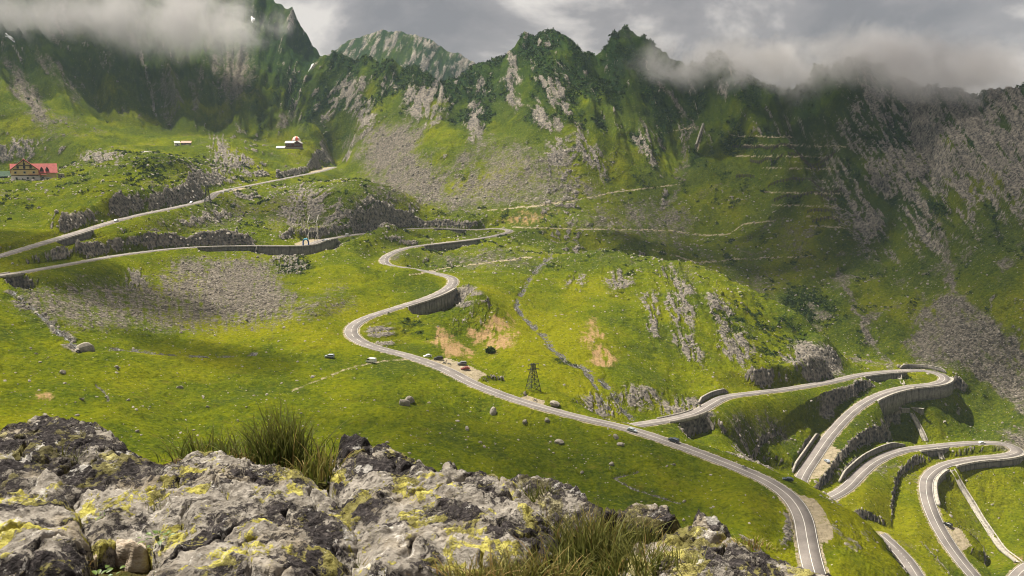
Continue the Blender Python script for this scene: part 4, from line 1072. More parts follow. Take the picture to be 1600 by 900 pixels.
def arch():
    p = on_ground(478, 384, 640); p.z += 0.2; o = tag(empty('inflatable_arch', p, 0.1), 'blue inflatable arch standing at the roadside bend', 'arch')
    M_B = plain('blue_fabric', (0.02, 0.07, 0.25), 0.6); M_LB = plain('light_blue_fabric', (0.10, 0.42, 0.62), 0.6)
    def tube(a0, a1, mat, nm):
        m_ = MB(); n = 8; pts = [Vector((2.0 * math.cos(a), 0, 2.0 + 3.0 * math.sin(a))) for a in np.linspace(a0, a1, 7)]
        if nm == 'leg': pts = [Vector((pts[0].x, 0, -0.2))] + pts
        for i in range(len(pts) - 1): m_.bar(pts[i], pts[i + 1], 0.62, n=8)
        m_.build(nm, mat, o, True)
    tube(0.0, 0.9, M_B, 'leg'); tube(math.pi, math.pi - 0.9, M_B, 'leg'); tube(0.92, math.pi - 0.92, M_LB, 'arch_top')
arch()

def barrier(pts, label):
    pos = [on_ground(px, py, 850) for px, py in pts]
    P = resample(np.array([tuple(p) for p in pos]), 3.5); P[:, 2] = ground_z(P[:, 0], P[:, 1], False); P[:, 2] = smooth_line(P, 3)[:, 2]
    o = P[len(P) // 2].copy(); Q = P - o
    b_ = tag(empty('avalanche_barrier', tuple(map(float, o))), label, 'avalanche barrier', 'rows of avalanche barriers on the right-hand mountain')
    m_ = MB()
    for c in Q: m_.bar((c[0], c[1] - 0.8, c[2] - 1), (c[0], c[1], c[2] + 3.2), 0.3); m_.bar((c[0], c[1] + 1.6, c[2] - 1), (c[0], c[1], c[2] + 2.6), 0.2)
    tag(m_.build('post_row', M_DARK, b_), kind='stuff')
    m_ = MB()
    for a_, c in zip(Q[:-1], Q[1:]):
        for hh in (0.9, 1.9, 2.9): m_.bar((a_[0], a_[1], a_[2] + hh), (c[0], c[1], c[2] + hh), 0.22)
    tag(m_.build('rail', M_TIMBER, b_), kind='stuff')
for pts, lb in (([(1145, 231), (1215, 233)], 'topmost short avalanche barrier row on the dark green mountainside'), ([(1172, 253), (1205, 254)], 'short avalanche barrier left of the second long row'),
                ([(1205, 238), (1305, 241)], 'long avalanche barrier, highest of the long rows'), ([(1150, 278), (1178, 279)], 'tiny avalanche barrier at the left of the rows'),
                ([(1205, 258), (1290, 260)], 'second of the long avalanche barrier rows from the top'), ([(1200, 295), (1315, 297)], 'long avalanche barrier row in the middle of the slope'),
                ([(1210, 315), (1305, 316)], 'avalanche barrier row just under the middle one'), ([(1262, 334), (1300, 335)], 'short avalanche barrier near the bottom, second from lowest'), ([(1270, 348), (1312, 349)], 'lowest avalanche barrier row on the right-hand mountain')):
    barrier(pts, lb)
# small wall slabs in the gully
for (px, py, w_, rz, lb) in ((1414, 648, 5.5, 0.1, 'dark check dam slab left of the stepped channel'), (1433, 645, 7.5, -0.35, 'tilted check dam slab right above the stepped channel')):
    p = on_ground(px, py, 500); o = tag(empty('check_dam', p, rz), lb, 'check dam')
    MB().box(-w_ / 2, w_ / 2, -0.5, 0.5, -2, 1.9).build('slab', M_CONC, o); MB().box(-w_ / 2 - 0.1, w_ / 2 + 0.1, -0.6, 0.6, 1.91, 2.2).build('coping', M_CONC2, o)
# dark roofed avalanche gallery wedge on the mountain
pts = [on_ground(1098, 200, 900), on_ground(1092, 218, 900), on_ground(1087, 234, 900)]
o_ = pts[1].copy(); gal = tag(empty('avalanche_deflector', o_), 'narrow grey deflector wall beside the gully on the mountain', 'deflector wall')
m_ = MB(); m2 = MB()
for a_, c in zip(pts[:-1], pts[1:]):
    a_, c = a_ - o_, c - o_
    m_.add([a_ + Vector((-1, 0, -4)), c + Vector((-1, 0, -4)), c + Vector((-1, 0, 5)), a_ + Vector((-1, 0, 5)), a_ + Vector((2, 0, -4)), c + Vector((2, 0, -4)), c + Vector((2, 0, 5)), a_ + Vector((2, 0, 5))], [(0, 1, 2, 3), (7, 6, 5, 4), (3, 2, 6, 7), (0, 3, 7, 4), (1, 5, 6, 2)])
    m2.bar(a_ + Vector((0.5, 0, 5.3)), c + Vector((0.5, 0, 5.3)), 1.2)
m_.build('wall', M_CONC, gal); m2.build('coping', M_CONC2, gal)

# ------------------------------------------------------------------ water: lake and streams, snow patches
def water_mat(name, col, rough):
    m = NT(name); return m.surf(col, rough, m.bump(m.noise(0.4, 4, 0.6, m.pos()), 0.15), spec=0.5)
bm = bmesh.new(); vs = []
for k_ in range(64):
    a_ = k_ / 64 * 2 * math.pi; vs.append(bm.verts.new((LAKE.x + 112 * math.cos(a_), LAKE.y + 176 * math.sin(a_), 0)))
bm.faces.new(vs); me = bpy.data.meshes.new('lake'); bm.to_mesh(me); bm.free()
me.materials.append(water_mat('lake_water', (0.022, 0.062, 0.040), 0.25)); lk = tag(link('lake', me), kind='structure'); lk.location.z = LZ

def stream_mat():
    m = NT('running_water'); p = m.pos(); n = m.noise(0.9, 5, 0.75, p)
    c = m.mix(m.step(n, 0.54, 0.66), (0.035, 0.038, 0.034), (0.50, 0.50, 0.49))
    return m.surf(c, 0.3, m.bump(n, 0.2), spec=0.5)
M_STREAM = stream_mat()
for s_, hw_ in zip(STREAMS, (0.35, 0.4, 0.5, 0.28, 0.3)):
    pos = [on_ground(px, py, 320) for px, py in s_]
    P = resample(catmull([tuple(p) for p in pos], 2.0), 1.6)
    P[:, 0] += 0.9 * noise2(P[:, 1] / 6.0, P[:, 0] / 6.0, 5); P[:, 2] = smooth_line(np.stack([P[:, 0], P[:, 1], ground_z(P[:, 0], P[:, 1], False)], 1), 2)[:, 2] - 0.75
    tag(ribbon('stream', P, -hw_, hw_, 0.0, M_STREAM), kind='structure')

M_SNOW = plain('old_snow', (0.74, 0.75, 0.77), 0.8, 0.06, 0.2)
for (px, py, w_, h_, rz, lb) in ((486, 106, 1.6, 3.0, 35, 'thin sloping snow patch in the saddle left of the crags'), (395, 32, 3.0, 3.2, 10, 'small snow patch high on the left mountain under the cloud'), (16, 61, 6, 2.2, -20, 'snow patch at the left edge below the cloud')):
    p = on_ground(px, py, 1150); V = []; n = 24
    c_ = math.radians(rz)
    for k_ in range(n):
        a_ = k_ / n * 2 * math.pi; rr = 1 + 0.2 * math.sin(3 * a_ + px) + 0.12 * math.sin(5 * a_)
        lx, ly = w_ * rr * math.cos(a_), h_ * 1.6 * rr * math.sin(a_)
        x, y = p.x + lx * math.cos(c_) + ly * math.sin(c_), p.y - lx * math.sin(c_) + ly * math.cos(c_)
        V.append((x, y, gz(x, y)))
    V = np.array(V); cx, cy = V[:, 0].mean(), V[:, 1].mean(); top = [cx, cy, gz(cx, cy) + 1.6]
    V[:, 2] += 1.0
    allv = np.vstack([V, V - [0, 0, 3], [top]]) - [p.x, p.y, p.z]
    tri = [(k_, (k_ + 1) % n, 2 * n) for k_ in range(n)] + [(k_, k_ + n, (k_ + 1) % n) for k_ in range(n)] + [((k_ + 1) % n, k_ + n, (k_ + 1) % n + n) for k_ in range(n)]
    so = link('snow_patch', mesh_np('snow_patch', allv, np.array(tri), M_SNOW)); so.location = p; tag(so, lb, 'snow', 'patches of old snow')
# ------------------------------------------------------------------ cars, motorcycles, people
M_TYRE = plain('tyre_rubber', (0.018, 0.018, 0.019), 0.9, 0.1)
M_RIM = plain('wheel_rim', (0.35, 0.35, 0.36), 0.35, 0.1, metal=0.6)
M_LAMP = plain('headlamp_glass', (0.75, 0.74, 0.70), 0.2, 0.05, spec=0.5)
M_TAIL = plain('tail_lamp', (0.35, 0.02, 0.02), 0.3, 0.05)
def paint(name, c):
    m = NT(name); b = m.node('ShaderNodeBsdfPrincipled'); b.inputs['Base Color'].default_value = c + (1,); b.inputs['Roughness'].default_value = 0.35
    b.inputs['Coat Weight'].default_value = 0.5; b.inputs['Coat Roughness'].default_value = 0.08; m.l.new(b.outputs[0], m.out.inputs[0]); return m.m
PAINT = {'white': paint('white_paint', (0.72, 0.72, 0.72)), 'black': paint('black_paint', (0.012, 0.012, 0.014)), 'silver': paint('silver_paint', (0.33, 0.37, 0.42)),
         'red': paint('red_paint', (0.22, 0.02, 0.015)), 'blue': paint('dark_blue_paint', (0.018, 0.032, 0.06)), 'grey': paint('grey_paint', (0.16, 0.165, 0.17))}

def shell(prof, hw_, inset=0.08):
    """car body half-width hw_: profile in y,z, edges drawn in at the sides"""
    n = len(prof); V = []
    cy = sum(p[0] for p in prof) / n; cz = sum(p[1] for p in prof) / n
    for x, k_ in ((-hw_, 1), (-hw_ + inset, 0), (hw_ - inset, 0), (hw_, 1)):
        for y, z in prof:
            V.append((x, cy + (y - cy) * (0.97 if k_ else 1), cz + (z - cz) * (0.90 if k_ else 1)))
    Fc = [tuple(range(n - 1, -1, -1)), tuple(range(3 * n, 4 * n))]
    for s_ in range(3):
        for i in range(n): Fc.append((s_ * n + i, s_ * n + (i + 1) % n, (s_ + 1) * n + (i + 1) % n, (s_ + 1) * n + i))
    return V, Fc

def make_car(kind, col):
    o = empty('parked_car', (0, 0, 0)); o.name = 'car'
    if kind == 'van':
        body = [(2.5, 0.35), (2.55, 0.95), (2.0, 1.25), (1.35, 2.15), (0.9, 2.3), (-2.4, 2.3), (-2.5, 0.35)]; L = 2.5; hw_ = 1.0
        glass = [(1.98, 1.30), (1.38, 2.05), (0.2, 2.05), (0.2, 1.35)]
    elif kind == 'suv':
        body = [(2.25, 0.4), (2.3, 0.85), (2.1, 1.05), (1.1, 1.18), (0.45, 1.72), (-1.95, 1.72), (-2.25, 1.1), (-2.3, 0.4)]; L = 2.2; hw_ = 0.94
        glass = [(1.0, 1.2), (0.44, 1.62), (-1.85, 1.62), (-2.1, 1.15)]
    else:
        body = [(2.1, 0.32), (2.15, 0.68), (1.9, 0.86), (0.95, 0.98), (0.2, 1.45), (-1.2, 1.46), (-1.85, 1.05), (-2.1, 0.95), (-2.15, 0.35)]; L = 2.05; hw_ = 0.88
        glass = [(0.85, 1.0), (0.2, 1.37), (-1.15, 1.38), (-1.75, 1.02)]
    m_ = MB(); m_.add(*shell(body, hw_)); b_ = m_.build('body', PAINT[col], o)
    m_ = MB(); m_.add(*shell(glass, hw_ + 0.012, 0.02)); m_.build('side_windows', M_PANE, b_)
    (y0, z0), (y1, z1) = glass[0], glass[1]
    m_ = MB(); m_.add([(-hw_ * 0.86, y0 + 0.10, z0), (hw_ * 0.86, y0 + 0.10, z0), (hw_ * 0.80, y1 + 0.10, z1), (-hw_ * 0.80, y1 + 0.10, z1), (-hw_ * 0.86, y0 - 0.1, z0), (hw_ * 0.86, y0 - 0.1, z0), (hw_ * 0.80, y1 - 0.1, z1), (-hw_ * 0.80, y1 - 0.1, z1)], [(0, 1, 2, 3), (7, 6, 5, 4), (0, 4, 5, 1), (2, 6, 7, 3), (1, 5, 6, 2), (0, 3, 7, 4)]); m_.build('windscreen', M_PANE, b_)
    for s_ in (-1, 1):
        for y in (L * 0.63, -L * 0.63):
            w_ = MB().bar((s_ * (hw_ - 0.2), y, 0.32), (s_ * (hw_ + 0.02), y, 0.32), 0.33, n=14).build('wheel', M_TYRE, o)
            MB().bar((s_ * (hw_ + 0.0), y, 0.32), (s_ * (hw_ + 0.04), y, 0.32), 0.19, n=10).build('rim', M_RIM, w_)
        MB().box(s_ * hw_ * 0.72 - 0.16, s_ * hw_ * 0.72 + 0.16, L + 0.0, L + 0.10, 0.62, 0.78).build('headlight', M_LAMP, o)
        MB().box(s_ * hw_ * 0.75 - 0.13, s_ * hw_ * 0.75 + 0.13, -L - 0.12, -L - 0.02, 0.72, 0.92).build('tail_light', M_TAIL, o)
    return o

def road_pose(px, py, rev=False, off=1.8):
    k_ = np.argmin(np.hypot(_rpx - px, (_rpy - py) * 1.5)); p = ALLR[k_]
    for rk_, P in ROADP.items():
        if _off[rk_] <= k_ < _off[rk_] + len(P):
            i = k_ - _off[rk_]; a_, b_ = P[max(0, i - 1)], P[min(len(P) - 1, i + 1)]
    d = Vector(b_ - a_).normalized(); s_ = Vector((d.y, -d.x, 0)).normalized()
    if rev: d = -d; s_ = -s_
    pos = Vector(p) + s_ * off; pos.z += 0.10
    return pos, math.atan2(-d.x, d.y), math.asin(d.z)

CARS = {}
def car(kind, col, pose, label, group, name='car'):
    key = (kind, col)
    if key not in CARS: CARS[key] = o = make_car(kind, col)
    else: o = copy_tree(CARS[key])
    pos, rz, pit = pose
    o.location = pos; o.rotation_euler = (pit, 0, rz); o.name = name
    cat = 'van' if kind == 'van' else 'car'
    return tag(o, label, cat, group)
GD, GPK = 'cars driving on the mountain road', 'cars parked beside the mountain road'
def parked(px, py, deg, r0=230):
    p = on_ground(px, py, r0)
    return p, math.radians(deg), 0.0
car('hatch', 'white', road_pose(180, 349), 'white car driving on the upper left road', GD)
car('hatch', 'black', road_pose(303, 320, True), 'black car on the upper road below the dark cliff', GD)
car('hatch', 'white', parked(347, 302, 60, 800), 'white car parked at the upper bend, leftmost of three', GPK)
car('suv', 'white', parked(354, 300, 75, 800), 'white SUV parked at the upper bend, middle of three', GPK)
car('hatch', 'silver', parked(361, 298, 70, 800), 'silver car parked at the upper bend, rightmost of three', GPK)
car('suv', 'black', parked(508, 262, -70, 1000), 'black car parked where the topmost road rounds the corner, left one', GPK)
car('hatch', 'grey', parked(516, 260, -70, 1000), 'grey car parked where the topmost road rounds the corner, middle one', GPK)
car('hatch', 'blue', parked(524, 259, -60, 1000), 'dark blue car parked where the topmost road rounds the corner, right one', GPK)
car('van', 'white', road_pose(539, 369), 'white van on the road below the long dark cliff', GD, 'van')
car('hatch', 'white', parked(513, 380, 60, 640), 'white car parked on the corner above the curved wall', GPK)
car('hatch', 'silver', parked(507, 378, 60, 640), 'silver car parked on the corner just behind the white one', GPK)
car('hatch', 'white', parked(668, 558, 120), 'white car at the left end of the gravel lay-by', GPK)
car('suv', 'black', parked(685, 562, 100), 'black car second from left in the gravel lay-by', GPK)
car('suv', 'grey', parked(722, 571, 105), 'dark grey SUV at the right end of the gravel lay-by', GPK)
car('hatch', 'red', parked(727, 578, 95), 'dark red car lowest in the gravel lay-by', GPK)
car('van', 'white', parked(580, 567, 65), 'white van parked on the dirt track below the road', GPK, 'van')
car('suv', 'silver', parked(515, 559, 85), 'silver car parked alone in the meadow grass', GPK)
car('hatch', 'silver', road_pose(987, 671), 'silver car passing the road junction by the bridge', GD)
car('suv', 'blue', road_pose(1052, 693, True), 'dark blue car on the near road just past the bridge', GD)
car('hatch', 'blue', parked(1231, 752, 70), 'dark car at the inner edge of the near road bend', GPK)
car('hatch', 'silver', parked(1292, 722, 10), 'silver car parked on the pale lay-by at right', GPK)
car('hatch', 'white', road_pose(1530, 695), 'white car on the upper leg of the right edge hairpin', GD)
car('suv', 'black', parked(1481, 822, 30), 'black car parked on the small lay-by at lower right', GPK)

def make_bike():
    o = empty('motorcycle', (0, 0, 0))
    for y in (0.72, -0.72):
        w_ = MB(); n = 14
        for i in range(n):
            a0, a1 = 2 * math.pi * i / n, 2 * math.pi * (i + 1) / n
            w_.bar((0, y + 0.27 * math.cos(a0), 0.32 + 0.27 * math.sin(a0)), (0, y + 0.27 * math.cos(a1), 0.32 + 0.27 * math.sin(a1)), 0.06)
        wh = w_.build('wheel', M_TYRE, o); MB().bar((-0.06, y, 0.32), (0.06, y, 0.32), 0.14, n=8).build('hub', M_RIM, wh)
    m_ = MB(); m_.add(*shell([(0.45, 0.75), (0.40, 1.0), (-0.05, 1.0), (-0.15, 0.80)], 0.17, 0.06)); m_.build('tank', PAINT['black'], o)
    m_ = MB(); m_.add(*shell([(-0.1, 0.78), (-0.15, 0.88), (-0.95, 0.95), (-0.9, 0.82)], 0.14, 0.04)); m_.build('seat', M_TYRE, o)
    m_ = MB(); m_.add(*shell([(0.35, 0.35), (0.35, 0.72), (-0.3, 0.75), (-0.3, 0.32)], 0.18, 0.05)); m_.build('engine', M_RIM, o)
    m_ = MB(); m_.bar((0.06, 0.72, 0.32), (0.05, 0.42, 1.05), 0.035); m_.bar((-0.06, 0.72, 0.32), (-0.05, 0.42, 1.05), 0.035); m_.build('fork', M_RIM, o)
    MB().bar((-0.36, 0.36, 1.08), (0.36, 0.36, 1.08), 0.03).build('handlebar', M_DARK, o)
    MB().bar((0, 0.52, 0.95), (0, 0.62, 0.95), 0.10, 0.12, n=8).build('headlight', M_LAMP, o)
    MB().bar((0.2, 0.1, 0.35), (0.2, -0.95, 0.45), 0.06, n=6).build('exhaust', M_RIM, o)
    return o
BIKE = make_bike(); _bu = [False]
def bike(pose, label):
    o = BIKE if not _bu[0] else copy_tree(BIKE); _bu[0] = True
    pos, rz, pit = pose; o.location = pos; o.rotation_euler = (pit, 0, rz); o.name = 'motorcycle'
    return tag(o, label, 'motorcycle', 'motorcycles on or beside the road')

M_SKIN = plain('skin', (0.42, 0.25, 0.18), 0.6, 0.05); M_HAIR = plain('dark_hair', (0.03, 0.02, 0.015), 0.7, 0.1)
def figure(pose, cloth, pants):
    """one continuous body grown from a jointed skeleton, with hair as a child"""
    if pose == 'sit':
        hip = (0, -0.25, 0.95); ch = (0, -0.05, 1.38); nk = (0, 0.02, 1.50); hd = (0, 0.07, 1.66)
        legs = [[(s_ * 0.12, -0.22, 0.92), (s_ * 0.24, 0.22, 0.80), (s_ * 0.22, 0.0, 0.42), (s_ * 0.22, 0.16, 0.36)] for s_ in (-1, 1)]
        arms = [[(s_ * 0.20, -0.02, 1.40), (s_ * 0.32, 0.12, 1.20), (s_ * 0.32, 0.34, 1.12)] for s_ in (-1, 1)]
    else:
        hip = (0, 0, 0.95); ch = (0, 0.02, 1.35); nk = (0, 0.03, 1.50); hd = (0, 0.05, 1.65)
        legs = [[(s_ * 0.10, 0, 0.90), (s_ * 0.12, 0.05 * s_, 0.50), (s_ * 0.13, 0.10 * s_, 0.08), (s_ * 0.14, 0.10 * s_ + 0.16, 0.04)] for s_ in (-1, 1)]
        arms = [[(s_ * 0.19, 0.02, 1.40), (s_ * 0.26, -0.03, 1.12), (s_ * 0.25, 0.10, 0.88)] for s_ in (-1, 1)]
    V, E, R = [], [], []
    def add(p, r_, par=None):
        V.append(p); R.append(r_)
        if par is not None: E.append((par, len(V) - 1))
        return len(V) - 1
    i0 = add(hip, 0.15); i1 = add(ch, 0.17, i0); i2 = add(nk, 0.06, i1); add(hd, 0.105, i2)
    for lg in legs:
        k_ = i0
        for p, r_ in zip(lg, (0.09, 0.065, 0.05, 0.045)): k_ = add(p, r_, k_)
    for am in arms:
        k_ = i1
        for p, r_ in zip(am, (0.065, 0.048, 0.038)): k_ = add(p, r_, k_)
        b_ = am[-1]; d_ = (Vector(am[-1]) - Vector(am[-2])).normalized()
        for f_ in range(5):                                  # palm and fingers
            q_ = Vector(b_) + d_ * (0.10 if f_ else 0.05) + Vector(((f_ - 2) * 0.018, 0, 0)); kk = add(tuple(q_), 0.012, k_); add(tuple(q_ + d_ * 0.05 + Vector((0, 0.015, -0.01))), 0.009, kk)
    me = bpy.data.meshes.new('person'); me.from_pydata(V, E, []); o = link('person', me)
    sk = o.modifiers.new('skin', 'SKIN'); o.modifiers.new('sub', 'SUBSURF').levels = 1
    for sv, r_ in zip(me.skin_vertices[0].data, R): sv.radius = (r_, r_ * 0.85)
    me.skin_vertices[0].data[0].use_root = True
    dg = bpy.context.evaluated_depsgraph_get(); m2 = bpy.data.meshes.new_from_object(o.evaluated_get(dg)); o.modifiers.clear(); o.data = m2
    m2.materials.clear()
    for mt in (cloth, pants, M_SKIN): m2.materials.append(mt)
    for pl in m2.polygons:
        c_ = pl.center; pl.use_smooth = True
        pl.material_index = 2 if (c_.z > 1.53 or (abs(c_.x) > 0.22 and (c_ - Vector(arms[0][-1])).length < 0.2) or (c_ - Vector(arms[1][-1])).length < 0.16) else (1 if c_.z < hip[2] + 0.03 else 0)
    m_ = MB(); v = []
    for i in range(4):
        el = i / 3 * 1.35
        for k_ in range(8):
            a_ = k_ / 8 * 2 * math.pi; v.append((hd[0] + 0.105 * math.cos(el) * math.cos(a_), hd[1] - 0.02 + 0.115 * math.cos(el) * math.sin(a_), hd[2] + 0.02 + 0.12 * math.sin(el)))
    m_.add(v, [(i * 8 + k_, i * 8 + (k_ + 1) % 8, (i + 1) * 8 + (k_ + 1) % 8, (i + 1) * 8 + k_) for i in range(3) for k_ in range(8)] + [tuple(range(24, 32))]); m_.build('hair', M_HAIR, o, True)
    return o
C_DARK = plain('dark_jacket', (0.02, 0.022, 0.028), 0.8); C_JEAN = plain('blue_jeans', (0.03, 0.05, 0.10), 0.85); C_RED = plain('red_jacket', (0.30, 0.04, 0.03), 0.8); C_WHITE = plain('white_shirt', (0.6, 0.6, 0.58), 0.8)
bp1 = road_pose(1117, 646, True, 3.0); bike(bp1, 'motorcycle with rider at the bend past the bridge')
f1 = figure('sit', C_DARK, C_DARK); f1.location = bp1[0]; f1.rotation_euler = (bp1[2], 0, bp1[1]); tag(f1, 'person in dark clothes riding the motorcycle past the bridge', 'person')
bp2 = road_pose(832, 628, False, -4.6); bike(bp2, 'motorcycle with rider below the dark pylon')
f2 = figure('sit', C_WHITE, C_DARK); f2.location = bp2[0]; f2.rotation_euler = (bp2[2], 0, bp2[1]); tag(f2, 'person in white top sitting on the motorcycle below the pylon', 'person')
bike(parked(694, 569, 130), 'parked motorcycle on the left in the middle of the lay-by'); bike(parked(702, 570, 70), 'parked motorcycle on the right in the middle of the lay-by')
bike(road_pose(243, 391, True, 1.8), 'dark motorcycle on the lower left road'); bike(road_pose(1157, 733, True, 1.8), 'dark motorcycle far down the near road')
f3 = figure('stand', C_DARK, C_JEAN); f3.location = on_ground(698, 568); f3.rotation_euler.z = 2.0; tag(f3, 'person in dark jacket standing by the parked motorcycles', 'person')
f4 = figure('stand', C_WHITE, C_DARK); f4.location = road_pose(614, 481, False, 3.0)[0]; tag(f4, 'person in white shirt walking along the S-bend road', 'person')
f5 = figure('stand', C_RED, C_JEAN); f5.location = road_pose(590, 488, False, 3.2)[0]; f5.rotation_euler.z = 1.0; tag(f5, 'person in red jacket walking along the S-bend road', 'person')

# ------------------------------------------------------------------ stones
def stone_mat(name, a, b, s_=1.0):
    m = NT(name); p = m.pos(); n = m.noise(0.9 * s_, 5, 0.7, p)
    c = m.ramp(n, [(0.3, a), (0.7, b)])
    return m.surf(c, 0.95, m.bump(m.noise(2.5 * s_, 4, 0.7, p), 0.12), spec=0.1)
M_BOULD = stone_mat('pale_boulder', (0.15, 0.135, 0.115), (0.36, 0.325, 0.275))
M_SCREE = stone_mat('scree_stone', (0.075, 0.067, 0.057), (0.22, 0.19, 0.155))
def rock_mesh(seed, sub=2, sx=1.0, sy=1.0, sz=0.7):
    bm = bmesh.new(); bmesh.ops.create_icosphere(bm, subdivisions=sub, radius=1.0); R_ = random.Random(seed)
    pl = [(Vector((R_.gauss(0, 1), R_.gauss(0, 1), R_.gauss(0, 0.8))).normalized(), R_.uniform(0.55, 0.9)) for _ in range(9)]
    for v in bm.verts:
        d = v.co.normalized(); k_ = 1.0
        for n_, h_ in pl:
            dt = d.dot(n_)
            if dt > 0: k_ = min(k_, h_ / dt)
        v.co = d * k_; v.co.x *= sx; v.co.y *= sy; v.co.z *= sz
    me = bpy.data.meshes.new('boulder'); bm.to_mesh(me); bm.free(); me.materials.append(M_BOULD); return me
BM = [rock_mesh(i, 2, R1, R2, R3) for i, (R1, R2, R3) in enumerate(((1, .8, .6), (1, .7, .8), (.9, .9, .5), (1, .6, .6), (.8, .8, .8), (1, .75, .45)))]
named = [(632, 633, 3.4, 0.9, 'large tilted slab boulder in the meadow below the parked van'), (640, 628, 2.6, 0.6, 'squarish boulder leaning on the large slab in the meadow'), (771, 647, 3.0, 1.2, 'tall leaning pale boulder in the meadow below the road'),
         (281, 607, 1.5, 0, 'rounded pale boulder in the basin right of the soil patch'), (98, 584, 1.5, 0, 'pale boulder in the left meadow under the stream bend'), (127, 625, 1.3, 0.5, 'small upright boulder right of the brown soil patch'),
         (133, 546, 4.2, 0.4, 'large tan pointed boulder at the foot of the left gully'), (182, 575, 1.2, 0, 'pale boulder below the stream in the left meadow'), (962, 684, 2.0, 0.8, 'pale boulder below the near road, upper of a pair'), (969, 697, 1.8, 0.2, 'pale boulder below the near road, lower of a pair'),
         (955, 727, 1.5, 0.3, 'lone pale boulder in the darker green of the near meadow'), (715, 659, 1.3, 0, 'dark boulder just below the road right of the slab'), (874, 693, 2.4, 0.1, 'flat pale rock in the meadow by a small hollow'), (730, 672, 1.6, 0.1, 'greyish boulder cluster stone in the lower meadow'),
         (866, 633, 3.2, 0.2, 'dark rock hump beside the road under the pylon'), (820, 662, 2.0, 0.3, 'grey boulder below the road left of the rock pair'), (855, 660, 1.8, 0.1, 'grey boulder next to the road, right of a similar one')]
for i, (px, py, s_, tl, lb) in enumerate(named):
    p = on_ground(px, py); o = link('boulder', BM[i % 6]); o.location = p + Vector((0, 0, 0.15 * s_)); o.scale = (s_, s_, s_); o.rotation_euler = (tl * 0.4, tl, random.uniform(0, 6)); tag(o, lb, 'boulder', 'named boulders')
    o['group'] = 'boulders in the meadow'
n_b = 0
while n_b < 170:
    px = random.uniform(-10, 560) if random.random() < 0.6 else random.uniform(540, 1180)
    lo = np.interp(px, [0, 400, 560, 700, 850, 1000, 1180], [545, 545, 590, 640, 670, 700, 760]); py = random.uniform(lo, 690 if px < 560 else 830)
    p = on_ground(px, py); d_ = road_near(np.array([p.x]), np.array([p.y]))[0][0]
    if d_ < 8: continue
    s_ = 0.35 + 0.75 * random.random() ** 2.5
    o = link('boulder', BM[n_b % 6]); o.location = p + Vector((0, 0, 0.1 * s_)); o.scale = (s_, s_ * random.uniform(.7, 1.1), s_ * random.uniform(.6, 1)); o.rotation_euler = (random.uniform(-.3, .3), random.uniform(-.3, .3), random.uniform(0, 6))
    tag(o, 'small pale boulder lying in the sunlit basin grass', 'boulder', 'small boulders scattered over the meadow'); n_b += 1

def scatter(name, pos, size, mat, flat=0.65, sink=0.15, seed=1):
    """many little distorted blocks as one mesh"""
    g = np.random.default_rng(seed); n = len(pos)
    base = np.array([(-1, -1, -1), (1, -1, -1), (1, 1, -1), (-1, 1, -1), (-.7, -.7, 1), (.7, -.7, 1), (.7, .7, 1), (-.7, .7, 1)], float) * 0.5
    V = base[None] * (1 + g.uniform(-0.45, 0.45, (n, 8, 3))) * size[:, None, None] * np.stack([np.ones(n), g.uniform(.5, 1, n), flat * g.uniform(.5, 1.1, n)], 1)[:, None]
    a_ = g.uniform(0, 6.28, n); t_ = g.uniform(-.5, .5, n)
    c, s_ = np.cos(t_)[:, None], np.sin(t_)[:, None]; V = np.stack([V[:, :, 0] * c - V[:, :, 2] * s_, V[:, :, 1], V[:, :, 0] * s_ + V[:, :, 2] * c], 2)
    c, s_ = np.cos(a_)[:, None], np.sin(a_)[:, None]; V = np.stack([V[:, :, 0] * c - V[:, :, 1] * s_, V[:, :, 0] * s_ + V[:, :, 1] * c, V[:, :, 2]], 2)
    V += pos[:, None]; V[:, :, 2] += (flat * size * (0.5 - sink))[:, None] * 0.6
    fq = np.array([(4, 5, 6, 7), (0, 1, 5, 4), (1, 2, 6, 5), (2, 3, 7, 6), (3, 0, 4, 7)])
    Q = (fq[None] + (np.arange(n) * 8)[:, None, None]).reshape(-1, 4)
    return link(name, mesh_np(name, V.reshape(-1, 3), Q, mat, False))
infr = (PX > -20) & (PX < 1620) & (PY > 0) & (PY < 900) & (TR > 260) & (T_d > T_bed + 1.0)
# row area in the scene, so that the spread is even on the ground and not in the picture
cell = (np.gradient(RG, axis=1) * arc).ravel(); cell = np.clip(cell, 0, 60)
def pick(wt, n, seed):
    wt = wt * cell; wt = wt / wt.sum(); g = np.random.default_rng(seed); k_ = g.choice(len(wt), n, p=wt)
    x = TX[k_] + g.normal(0, 0.8, n); y = TY[k_] + g.normal(0, 0.8, n)
    return np.stack([x, y, ground_z(x, y, False) + 0.0], 1), k_
ps, kk = pick(infr * np.clip(m_scree - 0.25, 0, 1) * (m_dirt < 0.3) * np.clip(900 / TR, 0.3, 2) ** 2, 15000, 3)
sz = (0.25 + 1.6 * rng.random(len(ps)) ** 7) * np.clip(TR[kk] / 600, 0.8, 2.2)
tag(scatter('scree_stones', ps, sz, M_SCREE, seed=4), 'grey and tan scree stones covering the stony slopes', 'scree', kind='stuff')
ps, kk = pick(infr * (T_mw < 0.5) * (TR < 1000) * (0.12 + 0.6 * np.clip(nz1, 0, 1) + 0.5 * m_wet + 0.4 * T_hw), 15000, 5)
sz = (0.28 + 1.3 * rng.random(len(ps)) ** 6) * np.clip(TR[kk] / 550, 0.8, 1.8)
tag(scatter('scattered_stones', ps, sz, M_BOULD, seed=6), 'small pale stones strewn through the grass', 'stones', kind='stuff')
M_CRAG = stone_mat('crag_stone', (0.075, 0.070, 0.066), (0.36, 0.32, 0.27))
